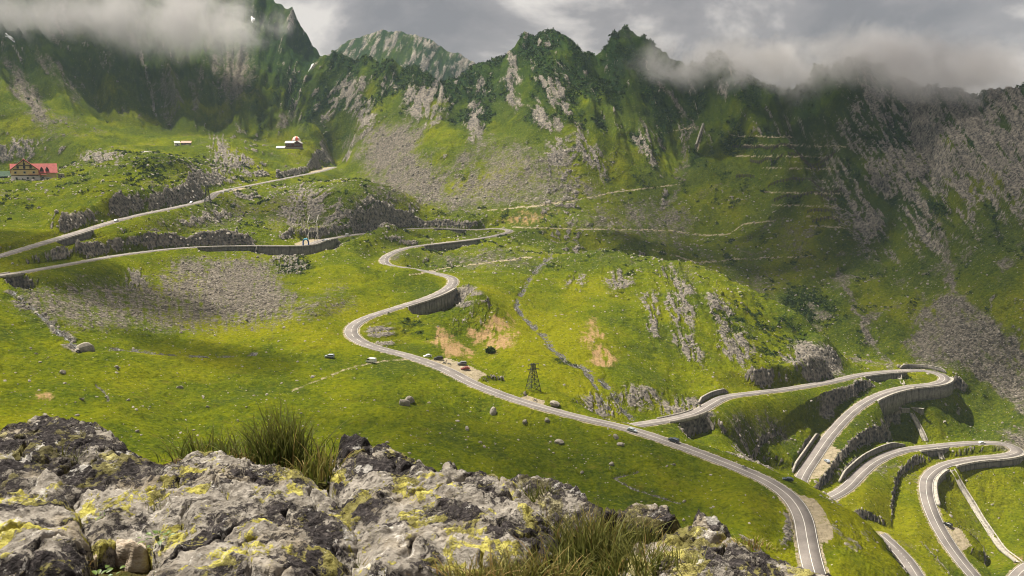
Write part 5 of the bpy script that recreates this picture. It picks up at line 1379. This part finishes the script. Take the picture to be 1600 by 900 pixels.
ps, kk = pick(infr * (T_mw < 0.5) * np.clip(m_rock - 0.45, 0, 1) * (TR < 1100), 6500, 7)
ps[:, 2] -= 0.25
tag(scatter('crag_blocks', ps, (0.5 + 1.9 * rng.random(len(ps)) ** 2.5) * np.clip(TR[kk] / 650, 0.8, 1.5), M_CRAG, 0.85, seed=8), 'broken dark blocks on the road cuts and crags', 'rocks', kind='stuff')

# dwarf scrub: low leafy clumps
def scrub_mat():
    m = NT('scrub_leaves'); n = m.noise(0.25, 3, 0.6, m.pos())
    return m.surf(m.ramp(n, [(0.3, (0.018, 0.040, 0.010)), (0.7, (0.055, 0.082, 0.014))]), 0.9, spec=0.1)
def scrub(name, pos, size, mat, seed, leaves=14):
    g = np.random.default_rng(seed); n = len(pos)
    c_ = g.normal(0, 1, (n, leaves, 3)); c_ /= np.linalg.norm(c_, axis=2, keepdims=True); c_[:, :, 2] = np.abs(c_[:, :, 2]) * 0.7
    c_ *= size[:, None, None] * g.uniform(0.4, 1, (n, leaves, 1))
    tri = g.normal(0, 1, (n, leaves, 3, 3)) * (size * 0.36)[:, None, None, None]
    V = (pos[:, None, None] + c_[:, :, None] + tri).reshape(-1, 3)
    return link(name, mesh_np(name, V, np.arange(len(V)).reshape(-1, 3), mat, False))
M_SCRUB = scrub_mat()
ps, kk = pick(infr * (T_mw < 0.6) * np.clip(m_shrub - 0.25, 0, 1) * (TR < 1050) * (m_scree < 0.4), 6500, 11)
tag(scrub('dwarf_scrub', ps, (0.5 + 1.0 * rng.random(len(ps)) ** 2) * np.clip(TR[kk] / 600, 0.7, 1.6), M_SCRUB, 12), 'low dark green scrub on the knoll and hillsides', 'scrub', kind='stuff')
ps, kk = pick(infr * (T_mw > 0.4) * np.clip(m_shrub - 0.2, 0, 1) * (TR < 1500) * (m_rock < 0.6), 7000, 13)
tag(scrub('mountain_scrub', ps, 1.6 + 2.6 * rng.random(len(ps)) ** 2, M_SCRUB, 14, 12), 'dark dwarf pine scrub on the mountain flanks', 'scrub', kind='stuff')
# single bush by the orange bank
p = on_ground(767, 551); bu = tag(empty('bush', p), 'round green bush below the orange earth bank', 'bush')
s2 = scrub('foliage', np.zeros((1, 3)), np.array([2.2]), M_SCRUB, 15, 420); s2.parent = bu
MB().bar((0, 0, -0.4), (0.1, 0, 1.2), 0.12, 0.06, 6).build('stem', M_TIMBER, bu)
# ------------------------------------------------------------------ foreground outcrop
def rock_material():
    m = NT('lichen_rock'); p = m.pos()
    big = m.noise(1.3, 4, 0.6, p); mid = m.noise(6.0, 6, 0.68, p, 0.3); fine = m.noise(34.0, 5, 0.7, p)
    base = m.ramp(m.math('ADD', m.math('MULTIPLY', mid, 0.6), m.math('MULTIPLY', fine, 0.4)), [(0.30, (0.075, 0.062, 0.048)), (0.43, (0.175, 0.158, 0.137)), (0.55, (0.29, 0.266, 0.235)), (0.71, (0.49, 0.455, 0.41))])
    base = m.mix(m.math('MULTIPLY', m.step(m.noise(2.6, 4, 0.6, p), 0.5, 0.65), 0.45), base, (0.26, 0.21, 0.135))
    # black crust lichen in clumps with crumbly edges
    dk = m.math('ADD', m.math('MULTIPLY', m.noise(3.4, 7, 0.72, p, 0.5), 0.72), m.math('MULTIPLY', fine, 0.28))
    dk = m.math('ADD', dk, m.math('MULTIPLY', m.math('SUBTRACT', m.att('dark'), 0.5), 0.16))
    dark = m.step(dk, 0.490, 0.533)
    col = m.mix(dark, base, m.ramp(fine, [(0.35, (0.010, 0.009, 0.010)), (0.55, (0.040, 0.035, 0.036)), (0.72, (0.12, 0.105, 0.10))]))
    # map lichen: sulphur yellow patches
    yl = m.math('ADD', m.math('MULTIPLY', m.noise(3.0, 5, 0.62, m.scale(p, (1.0, 1.0, 1.0)), 0.7), 0.85), m.math('MULTIPLY', fine, 0.17))
    vec2 = m.node('ShaderNodeMapping'); vec2.inputs['Location'].default_value = (7.3, 2.1, 4.4); m.l.new(p, vec2.inputs[0])
    yl2 = m.math('ADD', m.math('MULTIPLY', m.noise(5.2, 6, 0.68, vec2.outputs[0], 0.6), 0.84), m.math('MULTIPLY', fine, 0.18))
    yel = m.math('MULTIPLY', m.step(yl2, 0.535, 0.570), m.math('SUBTRACT', 1.0, m.math('MULTIPLY', dark, 0.55)))
    yel = m.math('MULTIPLY', yel, m.att('yellow'))
    ycol = m.ramp(m.noise(22.0, 4, 0.7, p), [(0.3, (0.17, 0.15, 0.030)), (0.5, (0.34, 0.31, 0.070)), (0.7, (0.50, 0.46, 0.15))])
    col = m.mix(yel, col, ycol)
    # pale crust
    col = m.mix(m.math('MULTIPLY', m.step(m.noise(9.0, 5, 0.7, vec2.outputs[0]), 0.60, 0.66), 0.7), col, (0.50, 0.48, 0.45))
    h = m.math('ADD', m.math('MULTIPLY', mid, 1.0), m.math('MULTIPLY', fine, 0.42))
    h = m.math('ADD', h, m.math('MULTIPLY', dark, m.math('MULTIPLY', m.noise(60.0, 3, 0.7, p), 0.35)))
    h = m.math('ADD', h, m.math('MULTIPLY', yel, 0.08))
    return m.surf(col, 0.92, m.bump(h, 0.045, 1.0), spec=0.12)
M_ROCK = rock_material()
def tan_rock():
    m = NT('fresh_tan_rock'); p = m.pos(); n = m.noise(7.0, 6, 0.7, m.scale(p, (1, 1, 2.5)))
    return m.surf(m.ramp(n, [(0.3, (0.10, 0.07, 0.045)), (0.5, (0.30, 0.245, 0.185)), (0.7, (0.50, 0.45, 0.39))]), 0.9, m.bump(n, 0.03), spec=0.15)
M_TAN = tan_rock()

FZ = -1.6
def fg(px, py, z=FZ):
    p = at_z(px, py, z); return (p.x, p.y)
def sd_poly(x, y, P):
    ins = np.zeros(x.shape, bool); dd = np.full(x.shape, 1e9)
    for i in range(len(P)):
        a, b = P[i], P[(i + 1) % len(P)]
        ins ^= ((a[1] > y) != (b[1] > y)) & (x < (b[0] - a[0]) * (y - a[1]) / (b[1] - a[1] + 1e-12) + a[0])
        ab = b - a; t = np.clip(((x - a[0]) * ab[0] + (y - a[1]) * ab[1]) / (ab @ ab + 1e-12), 0, 1)
        dd = np.minimum(dd, np.hypot(a[0] + t * ab[0] - x, a[1] + t * ab[1] - y))
    return np.where(ins, dd, -dd)

def outcrop(name, pix, label, lift=0.0, res=0.008, dome=0.05, edge=0.16, dark=0.5, yellow=1.0, mat=None, tilt=(0, 0), seed=0, rough=1.0, depth=0.9, group='lichen-covered rocks in the foreground'):
    P = np.array([fg(*c, FZ + lift) for c in pix]); c0 = P.mean(0)
    x0, y0 = P.min(0) - 0.16; x1, y1 = P.max(0) + 0.16; y0 = max(y0, 2.35)
    nx, ny = int((x1 - x0) / res), int((y1 - y0) / res)
    X, Y = np.meshgrid(np.linspace(x0, x1, nx), np.linspace(y0, y1, ny), indexing='ij')
    wx = 0.045 * fbm(X / 0.16, Y / 0.16, 3, 700 + seed); wy = 0.045 * fbm(X / 0.16 + 9, Y / 0.16, 3, 710 + seed)
    S = sd_poly(X + wx, Y + wy, P)
    H = 0.055 * fbm(X / 0.75, Y / 0.6, 3, 720 + seed) + rough * (0.040 * fbm(X / 0.15, Y / 0.12, 5, 730 + seed, 0.6, True) + 0.014 * fbm(X / 0.035, Y / 0.035, 3, 740 + seed, 0.65))
    # bedding steps
    u_ = (X * 0.45 + Y * 0.9) / 0.22 + 0.9 * fbm(X / 0.5, Y / 0.5, 3, 745 + seed); H += rough * 0.028 * (np.abs((u_ % 1) - 0.5) * 2) ** 2
    crk = 1 - 2 * np.abs(noise2(X / 0.42 + 0.4 * noise2(X / 0.2, Y / 0.2, 751 + seed), Y / 0.55, 750 + seed)); H -= rough * 0.05 * sstep(0.90, 1.0, crk)
    Z = FZ + lift + H + dome * sstep(0, 0.55, S) - dome * 0.6 + tilt[0] * (X - c0[0]) + tilt[1] * (Y - c0[1])
    Z -= 0.07 * (1 - sstep(-0.02, edge, S)) ** 2
    Z -= np.clip(-S - 0.01, 0, 1) * 8.0
    Z = np.maximum(Z, FZ + lift - depth)
    keep = S > -0.125
    idx = np.full(X.shape, -1); 
    ii, jj = np.meshgrid(np.arange(nx - 1), np.arange(ny - 1), indexing='ij')
    kq = keep[:-1, :-1] | keep[1:, :-1] | keep[1:, 1:] | keep[:-1, 1:]
    q = np.stack([ii * ny + jj, (ii + 1) * ny + jj, (ii + 1) * ny + jj + 1, ii * ny + jj + 1], -1)[kq]
    used = np.unique(q); rm = np.full(nx * ny, -1, np.int64); rm[used] = np.arange(len(used))
    co = np.stack([X.ravel(), Y.ravel(), Z.ravel()], 1)[used]; org = np.array([c0[0], c0[1], FZ])
    me = mesh_np(name, co - org, rm[q], mat or M_ROCK)
    dk = dark + 0.5 * fbm(co[:, 0] / 0.5, co[:, 1] / 0.4, 2, 760 + seed)
    attr(me, 'dark', dk); attr(me, 'yellow', np.clip(yellow + 0.5 * fbm(co[:, 0] / 0.6, co[:, 1] / 0.5, 2, 770 + seed), 0, 1))
    o = link(name, me); o.location = org; FGR.append((P, o)); return tag(o, label, 'rock', group)
FGR = []
outcrop('rock_outcrop', [(-120, 715), (10, 665), (40, 648), (80, 641), (115, 652), (150, 653), (185, 676), (212, 700), (275, 722), (250, 770), (150, 785), (60, 770), (-120, 800)], 'dark crusted hump of rock at the back left', 0.0, dark=0.85, yellow=0.5, dome=0.05, edge=0.08, seed=1)
outcrop('rock_outcrop', [(-120, 778), (20, 762), (52, 748), (70, 728), (88, 735), (106, 768), (116, 805), (140, 838), (126, 886), (70, 898), (-120, 876)], 'upright pointed rock with yellow lichen at the left edge', 0.05, dark=0.45, yellow=1.0, dome=0.05, edge=0.07, seed=2)
outcrop('rock_outcrop', [(-120, 872), (70, 893), (130, 895), (195, 950), (190, 1060), (-120, 1060)], 'rock in the bottom left corner', 0.0, dark=0.6, yellow=0.6, seed=3)
outcrop('rock_outcrop', [(108, 770), (140, 752), (215, 752), (250, 715), (290, 700), (340, 696), (410, 708), (480, 728), (520, 755), (545, 800), (551, 850), (530, 905), (480, 960), (420, 1080), (200, 1080), (205, 910), (250, 862), (255, 825), (195, 808), (150, 835)], 'broad pale grey slab with yellow patches, left of the crack', 0.03, dark=0.50, yellow=1.0, dome=0.05, seed=4)
outcrop('rock_outcrop', [(520, 702), (560, 686), (615, 693), (700, 722), (760, 732), (800, 736), (845, 770), (862, 800), (866, 840), (830, 880), (780, 885), (700, 890), (640, 1080), (520, 1080), (545, 905), (558, 850), (550, 800), (532, 762)], 'large lichen slab in the bottom centre, right of the crack', 0.03, dark=0.55, yellow=1.0, dome=0.05, seed=5)
outcrop('rock_outcrop', [(790, 738), (850, 742), (895, 760), (925, 783), (960, 792), (1000, 778), (1040, 790), (1065, 808), (1030, 820), (960, 812), (900, 830), (850, 800)], 'low grey ledge behind the tall green grass', -0.02, dark=0.75, yellow=0.4, dome=0.02, edge=0.05, seed=6)
outcrop('rock_outcrop', [(955, 905), (985, 850), (1010, 838), (1045, 822), (1080, 818), (1130, 828), (1180, 848), (1240, 870), (1300, 892), (1360, 935), (1380, 1080), (900, 1080)], 'sloping grey slab at lower right beside the grass', 0.0, dark=0.55, yellow=0.75, dome=0.04, edge=0.08, seed=7)
outcrop('rock_outcrop', [(1090, 800), (1130, 815), (1155, 835), (1120, 838), (1080, 818)], 'small grey knob on the edge above the lower right slab', -0.02, dark=0.7, yellow=0.3, dome=0.02, edge=0.04, seed=8)
outcrop('rock_outcrop', [(690, 722), (702, 716), (712, 720), (710, 732), (694, 732)], 'fist-sized pale stone on the crest of the centre slab', 0.06, res=0.006, dark=0.2, yellow=0.2, dome=0.03, edge=0.03, seed=9, depth=0.12)
outcrop('rock_outcrop', [(532, 690), (545, 680), (565, 678), (578, 690), (560, 700), (540, 702)], 'small black crusted stone beside the grass tuft', 0.05, res=0.006, dark=1.4, yellow=0.0, dome=0.04, edge=0.04, seed=10, depth=0.15)
outcrop('loose_stone', [(172, 840), (185, 822), (215, 808), (235, 815), (238, 835), (228, 858), (205, 868), (180, 860)], 'loose tan angular stone wedged in the hollow at left', -0.07, res=0.006, mat=M_TAN, dome=0.03, edge=0.03, seed=11, depth=0.25, rough=0.8)
outcrop('loose_stone', [(140, 838), (165, 805), (205, 788), (222, 800), (195, 812), (172, 838), (152, 860)], 'thin slanting slab behind the loose tan stone', -0.02, res=0.006, mat=M_TAN, dome=0.03, edge=0.03, seed=12, depth=0.25, tilt=(0.1, 0.2))

# soil between and under the slabs
def soil_mat():
    m = NT('turf_soil'); p = m.pos(); n = m.noise(14.0, 5, 0.7, p); k_ = m.noise(3.0, 3, 0.6, p)
    c = m.mix(m.step(k_, 0.42, 0.60), m.ramp(n, [(0.3, (0.016, 0.011, 0.007)), (0.7, (0.075, 0.05, 0.026))]), m.ramp(n, [(0.3, (0.024, 0.038, 0.007)), (0.7, (0.12, 0.12, 0.022))]))
    return m.surf(c, 0.95, m.bump(n, 0.06), spec=0.05)
M_SOIL = soil_mat()
SP_ = np.array([fg(*c, FZ - 0.13) for c in [(-180, 760), (0, 705), (130, 690), (220, 722), (290, 700), (400, 700), (520, 715), (700, 760), (850, 775), (1000, 806), (1100, 832), (1200, 868), (1330, 915), (1430, 1000), (1450, 1090), (-180, 1090)]])
x0, y0 = SP_.min(0) - 0.3; x1, y1 = SP_.max(0) + 0.3
X, Y = np.meshgrid(np.arange(x0, x1, 0.03), np.arange(max(y0, 1.6), y1, 0.03), indexing='ij')
S = sd_poly(X, Y, SP_)
def soil_z(x, y): return FZ - 0.15 + 0.05 * fbm(np.asarray(x) / 0.4, np.asarray(y) / 0.4, 3, 801) + 0.02 * fbm(np.asarray(x) / 0.08, np.asarray(y) / 0.08, 2, 805)
Z = soil_z(X, Y) - np.clip(0.05 - S, 0, 1) * 3.5
nx, ny = X.shape; ii, jj = np.meshgrid(np.arange(nx - 1), np.arange(ny - 1), indexing='ij')
tag(link('outcrop_soil', mesh_np('outcrop_soil', np.stack([X.ravel(), Y.ravel(), Z.ravel()], 1), np.stack([ii * ny + jj, (ii + 1) * ny + jj, (ii + 1) * ny + jj + 1, ii * ny + jj + 1], -1).reshape(-1, 4), M_SOIL)), kind='structure')

# ---- grass tufts
def blade_mat():
    m = NT('grass_blades'); d = m.att('dry'); p = m.pos()
    c = m.ramp(d, [(0.0, (0.018, 0.040, 0.008)), (0.35, (0.055, 0.090, 0.012)), (0.62, (0.13, 0.150, 0.024)), (0.82, (0.26, 0.20, 0.07)), (1.0, (0.30, 0.17, 0.07))])
    c = m.mix(m.att('tip'), c, m.mix(0.45, c, (0.24, 0.20, 0.07)))
    b = m.node('ShaderNodeBsdfPrincipled'); m.l.new(c, b.inputs['Base Color']); b.inputs['Roughness'].default_value = 0.6; b.inputs['Specular IOR Level'].default_value = 0.2
    t = m.node('ShaderNodeBsdfTranslucent'); m.l.new(c, t.inputs[0]); mx = m.node('ShaderNodeMixShader'); mx.inputs[0].default_value = 0.3
    m.l.new(b.outputs[0], mx.inputs[1]); m.l.new(t.outputs[0], mx.inputs[2]); m.l.new(mx.outputs[0], m.out.inputs[0]); return m.m
M_BLADE = blade_mat()
def tuft(px, py, sx, sy, n, h0, h1, dry, label, seed, w_=0.0042, lean_=0.45, lift=-0.12):
    g = np.random.default_rng(seed); c0 = fg(px, py, FZ)
    bx = g.normal(0, sx, n); by = g.normal(0, sy, n); L = g.uniform(h0, h1, n) * np.clip(1.15 - 0.3 * np.hypot(bx / sx, by / sy), 0.35, 1.2)
    a_ = g.uniform(0, 6.28, n); ln = g.uniform(0.05, lean_, n) + 0.12 * np.hypot(bx / sx, by / sy)
    dx = np.cos(a_) * ln + 0.25 * bx / sx * lean_; dy = np.sin(a_) * ln
    segs = 6; V = np.zeros((n, segs + 1, 2, 3)); tip = np.zeros((n, segs + 1, 2)); wa = g.uniform(0, 3.14, n); ww = w_ * g.uniform(0.6, 1.3, n)
    dr = g.uniform(0.3, 1.5, n)
    for k_ in range(segs + 1):
        t = k_ / segs
        x = bx + dx * L * t ** 1.8; y = by + dy * L * t ** 1.8; z = L * (t - 0.22 * dr * t ** 2.6 * np.hypot(dx, dy) * 2)
        hw_ = ww * (1 - t) ** 0.7 + 0.0003
        for s_, sg in enumerate((-1, 1)):
            V[:, k_, s_] = np.stack([x + sg * hw_ * np.cos(wa), y + sg * hw_ * np.sin(wa), z], 1)
        tip[:, k_, :] = t
    zb = soil_z(c0[0] + bx, c0[1] + by) - FZ + 0.0; zb = np.maximum(zb, lift)
    V[..., 2] += zb[:, None, None] - 0.02
    ba = (np.arange(n) * (segs + 1) * 2)[:, None]; kk_ = np.arange(segs)[None] * 2
    q = np.stack([ba + kk_, ba + kk_ + 1, ba + kk_ + 3, ba + kk_ + 2], -1).reshape(-1, 4)
    me = mesh_np('blades', V.reshape(-1, 3), q, M_BLADE)
    dv = np.clip(g.normal(dry, 0.2, n), 0, 1); attr(me, 'dry', np.repeat(dv, (segs + 1) * 2)); attr(me, 'tip', tip.ravel())
    o = empty('grass_tuft', (c0[0], c0[1], FZ)); tag(link('blades', me, o), kind='stuff'); return tag(o, label, 'grass tuft', 'grass tufts on the outcrop')
tuft(440, 708, 0.13, 0.07, 420, 0.19, 0.40, 0.30, 'tall dark green grass tuft on the crest of the outcrop', 1, lean_=0.38, lift=-0.04)
tuft(330, 700, 0.13, 0.06, 200, 0.12, 0.26, 0.42, 'thin grass tuft left of the tall crest tuft', 2, 0.0032, lift=-0.05)
tuft(500, 728, 0.08, 0.06, 170, 0.10, 0.24, 0.62, 'brownish grass at the right foot of the crest tuft', 3, lift=-0.04)
tuft(395, 712, 0.22, 0.04, 260, 0.06, 0.14, 0.85, 'low dead grass fringe below the crest tuft', 4, 0.003, 0.9, lift=-0.04)
tuft(925, 862, 0.10, 0.06, 460, 0.14, 0.31, 0.30, 'dense dark green grass tuft between the lower right rocks', 5, 0.0042, 0.4, lift=-0.08)
tuft(1000, 832, 0.06, 0.04, 160, 0.10, 0.20, 0.22, 'small dark green tuft above the lower right slab', 6, lift=-0.08)
tuft(930, 822, 0.20, 0.06, 620, 0.10, 0.22, 0.60, 'sunlit yellow-green grass behind the dense dark tuft', 7, 0.003, 0.7, lift=-0.08)
tuft(1010, 890, 0.13, 0.05, 420, 0.10, 0.22, 0.50, 'mixed green grass at the foot of the lower right slab', 8, 0.003, 0.6, lift=-0.02)
tuft(770, 905, 0.17, 0.05, 520, 0.08, 0.18, 0.70, 'straw coloured grass at the bottom edge of the picture', 9, 0.003, 0.8, lift=-0.02)
tuft(855, 895, 0.10, 0.05, 360, 0.12, 0.26, 0.62, 'green and straw grass left of the dense dark tuft', 10, 0.0034, 0.7, lift=-0.06)
tuft(556, 875, 0.025, 0.12, 170, 0.06, 0.14, 0.5, 'grass growing in the crack between the two big slabs', 11, 0.0028, 0.7, lift=-0.10)
tuft(100, 720, 0.10, 0.05, 150, 0.08, 0.17, 0.42, 'short grass in the hollow behind the pointed rock', 12, 0.003, 0.6, lift=-0.03)
tuft(262, 800, 0.05, 0.04, 80, 0.07, 0.16, 0.45, 'sparse blades in the hollow right of the loose tan stone', 13, 0.003, 0.6, lift=0.0)
tuft(845, 770, 0.05, 0.03, 90, 0.06, 0.13, 0.4, 'little tuft on the ledge right of the centre slab', 14, 0.0028, 0.6, lift=-0.02)
tuft(1165, 848, 0.05, 0.02, 90, 0.03, 0.07, 0.8, 'dry grass fringe on the crest of the lower right slab', 15, 0.0025, 0.8, lift=0.0)
tuft(75, 885, 0.06, 0.03, 90, 0.05, 0.11, 0.95, 'dead brown tuft at the foot of the pointed rock', 16, 0.0028, 1.2, lift=0.0)
# ---- leafy plants: every leaf a part
lm = NT('leaf_green'); lc = lm.ramp(lm.noise(30, 3, 0.6, lm.pos()), [(0.3, (0.025, 0.055, 0.006)), (0.7, (0.085, 0.13, 0.012))]); M_LEAF = lm.surf(lc, 0.5, spec=0.3)
lv = []; lf = []
for i in range(5):
    t = i / 4; hw_ = 0.016 * math.sin(math.pi * min(0.97, 0.12 + t * 0.85))
    lv += [(-hw_, t * 0.055, 0.012 * math.sin(t * 2.6) + 0.004), (0, t * 0.055, 0.012 * math.sin(t * 2.6)), (hw_, t * 0.055, 0.012 * math.sin(t * 2.6) + 0.004)]
for i in range(4): lf += [(3 * i, 3 * i + 1, 3 * i + 4, 3 * i + 3), (3 * i + 1, 3 * i + 2, 3 * i + 5, 3 * i + 4)]
LEAF = bpy.data.meshes.new('leaf'); LEAF.from_pydata(lv, [], lf); LEAF.materials.append(M_LEAF); LEAF.shade_smooth()
for (px, py, n, lb, lift) in ((150, 882, 26, 'low leafy green plant in the hollow at bottom left', -0.02), (248, 838, 18, 'small leafy plant right of the loose tan stone', 0.03), (30, 742, 14, 'small leafy plant behind the pointed rock at left', 0.0), (700, 895, 16, 'leafy plant in the straw grass at the bottom edge', 0.0), (170, 800, 10, 'tiny leafy plant in front of the slanting slab', 0.03)):
    c0 = fg(px, py, FZ); o = tag(empty('leafy_plant', (c0[0], c0[1], FZ + lift - 0.05)), lb, 'plant', 'small leafy plants on the outcrop')
    MB().bar((0, 0, -0.12), (0, 0, 0.015), 0.004, 0.002, 5).build('stem', M_LEAF, o)
    for k_ in range(n):
        l_ = link('leaf', LEAF, o); a_ = k_ * 2.4; rr = 0.006 + 0.0040 * k_
        l_.location = (rr * math.cos(a_), rr * math.sin(a_), 0.02 - 0.0008 * k_ + random.uniform(-.006, .010)); l_.rotation_euler = (random.uniform(-.5, .25), random.uniform(-.3, .3), a_ - math.pi / 2); l_.scale = (random.uniform(.35, .65),) * 3
# ------------------------------------------------------------------ air: clouds, mist on the ridges, haze
def cloud_mat(name, dens, col=(1, 1, 1), aniso=0.2, scale=None):
    m = NT(name); v = m.node('ShaderNodeVolumePrincipled')
    v.inputs['Color'].default_value = col + (1,); v.inputs['Anisotropy'].default_value = aniso
    if scale is None: v.inputs['Density'].default_value = dens
    else:
        o = m.obj()
        ln = m.node('ShaderNodeVectorMath'); ln.operation = 'LENGTH'; m.l.new(o, ln.inputs[0])
        fall = m.step(ln.outputs['Value'], 1.0, 0.15)
        n = m.math('ADD', m.math('MULTIPLY', m.noise(scale, 6, 0.65, m.pos(), 0.6), 0.8), m.math('MULTIPLY', m.noise(scale * 4.2, 4, 0.6, m.pos(), 0.8), 0.2))
        d = m.math('SUBTRACT', m.math('ADD', m.step(n, 0.34, 0.68), m.math('MULTIPLY', fall, 0.75)), 0.80)
        d = m.math('MULTIPLY', m.math('MULTIPLY', m.math('MAXIMUM', d, 0.0), fall), dens * 1.15)
        m.l.new(d, v.inputs['Density'])
    m.l.new(v.outputs[0], m.out.inputs['Volume']); return m.m

def puff(name, loc, rad, seed, mat, amp=0.35, sub=4):
    bm = bmesh.new(); bmesh.ops.create_icosphere(bm, subdivisions=sub, radius=1.0)
    P = np.array([v.co[:] for v in bm.verts])
    k_ = 1 + amp * fbm(P[:, 0] * 1.7 + seed, P[:, 1] * 1.7 + 3 * P[:, 2], 3, seed) + amp * 0.5 * fbm(P[:, 0] * 4 + P[:, 2] * 3, P[:, 1] * 4 - seed, 2, seed + 5)
    for v, s_ in zip(bm.verts, k_): v.co = Vector(v.co) * float(s_)
    me = bpy.data.meshes.new(name); bm.to_mesh(me); bm.free(); me.materials.append(mat); me.shade_smooth()
    o = link(name, me); o.location = loc; o.scale = rad; return o

M_CLOUD = cloud_mat('cloud_vapour', 0.008); M_CLOUD2 = cloud_mat('dense_cloud_vapour', 0.014)
def shade(px_, r_, z_, H, rad, seed, label, mat=None):
    """a cloud at height H whose shade falls on the spot at column px_, distance r_, height z_"""
    a, _ = ray(px_, 400); g = Vector((r_ * math.sin(a), r_ * math.cos(a), z_)); k_ = (H - z_) / sd.z
    o = puff('cloud', g + sd * k_, rad, seed, mat or M_CLOUD); tag(o, label, 'cloud', 'clouds drifting over the valley'); return o
shade(1250, 1000, -10, 640, (260, 125, 70), 3, 'broad cloud over the middle of the right-hand mountain')
shade(1530, 880, -40, 640, (230, 185, 80), 4, 'broad cloud over the right edge of the valley')
shade(1090, 1220, 60, 680, (150, 130, 70), 9, 'cloud above the shaded middle of the ridge')
shade(130, 1450, 130, 760, (300, 120, 40), 5, 'broad cloud over the left-hand mountain')
shade(960, 325, -120, 560, (115, 46, 26), 7, 'small cloud above the near meadow', M_CLOUD2)
shade(330, 425, -95, 560, (38, 20, 40), 8, 'smallest cloud, above the middle of the basin', M_CLOUD2)
shade(90, 545, -75, 600, (85, 45, 45), 10, 'cloud above the left end of the road', M_CLOUD2)

shade(1150, 865, -90, 600, (160, 62, 45), 11, 'narrow cloud above the hollow behind the knoll', M_CLOUD2)
shade(800, 860, -75, 600, (150, 42, 26), 12, 'thin cloud above the path beyond the rear hairpin')
shade(420, 820, -50, 600, (120, 48, 26), 14, 'thin cloud above the hill left of centre', M_CLOUD2)
# mist clinging to the tops: separate banks, each a soft cloud
def bank(px_, py_, r_, rad, seed, dens, scale, label):
    p = at_r(px_, py_, r_); m = cloud_mat('mist_vapour', dens, (0.80, 0.785, 0.795), 0.1, scale)
    o = puff('mist_bank', p, rad, seed, m, 0.12, 3); o.rotation_euler.z = -math.atan2(p.x, p.y); tag(o, label, 'mist', 'banks of mist on the mountain tops'); return o
bank(1130, 98, 1230, (182, 100, 63), 21, 0.045, 0.014, 'pale mist bank spilling over the ridge at centre right')
bank(1240, 106, 1150, (174, 114, 75), 25, 0.051, 0.013, 'mist bank hiding the dip in the right ridge')
bank(1450, 102, 1060, (209, 99, 56), 26, 0.039, 0.012, 'wide mist bank right of the rounded summit')
bank(1350, 98, 1110, (143, 100, 71), 22, 0.039, 0.015, 'mist bank capping the rounded right-hand summit')
bank(1560, 118, 985, (174, 100, 48), 23, 0.039, 0.015, 'low mist along the ridge at the right edge')
bank(1000, 62, 1350, (87, 65, 30), 24, 0.014, 0.018, 'thin wisp of mist on the ridge right of the main peak')
bank(180, 20, 1460, (210, 110, 80), 35, 0.030, 0.010, 'long cream cloud bank across the left mountain face')
bank(300, 22, 1480, (217, 117, 105), 31, 0.030, 0.011, 'thick cream cloud bank in front of the left mountain')
bank(230, 62, 1450, (108, 78, 51), 32, 0.022, 0.014, 'lower lobe of cloud hanging on the left mountain')
bank(40, 30, 1500, (203, 104, 90), 33, 0.022, 0.012, 'cloud bank at the top left corner')
bank(420, 45, 1660, (87, 65, 67), 34, 0.012, 0.014, 'thin mist veil beside the left summit ridge')

def haze_box():
    m = NT('mountain_haze'); v = m.node('ShaderNodeVolumePrincipled')
    v.inputs['Color'].default_value = (0.62, 0.82, 1.0, 1); v.inputs['Density'].default_value = 0.00004; v.inputs['Anisotropy'].default_value = 0.0
    m.l.new(v.outputs[0], m.out.inputs['Volume'])
    o = MB().box(-2400, 2400, -40, 3400, -260, 520).build('haze', m.m)
    tag(o, 'faint blue haze filling the valley air', 'haze', kind='stuff')
haze_box()
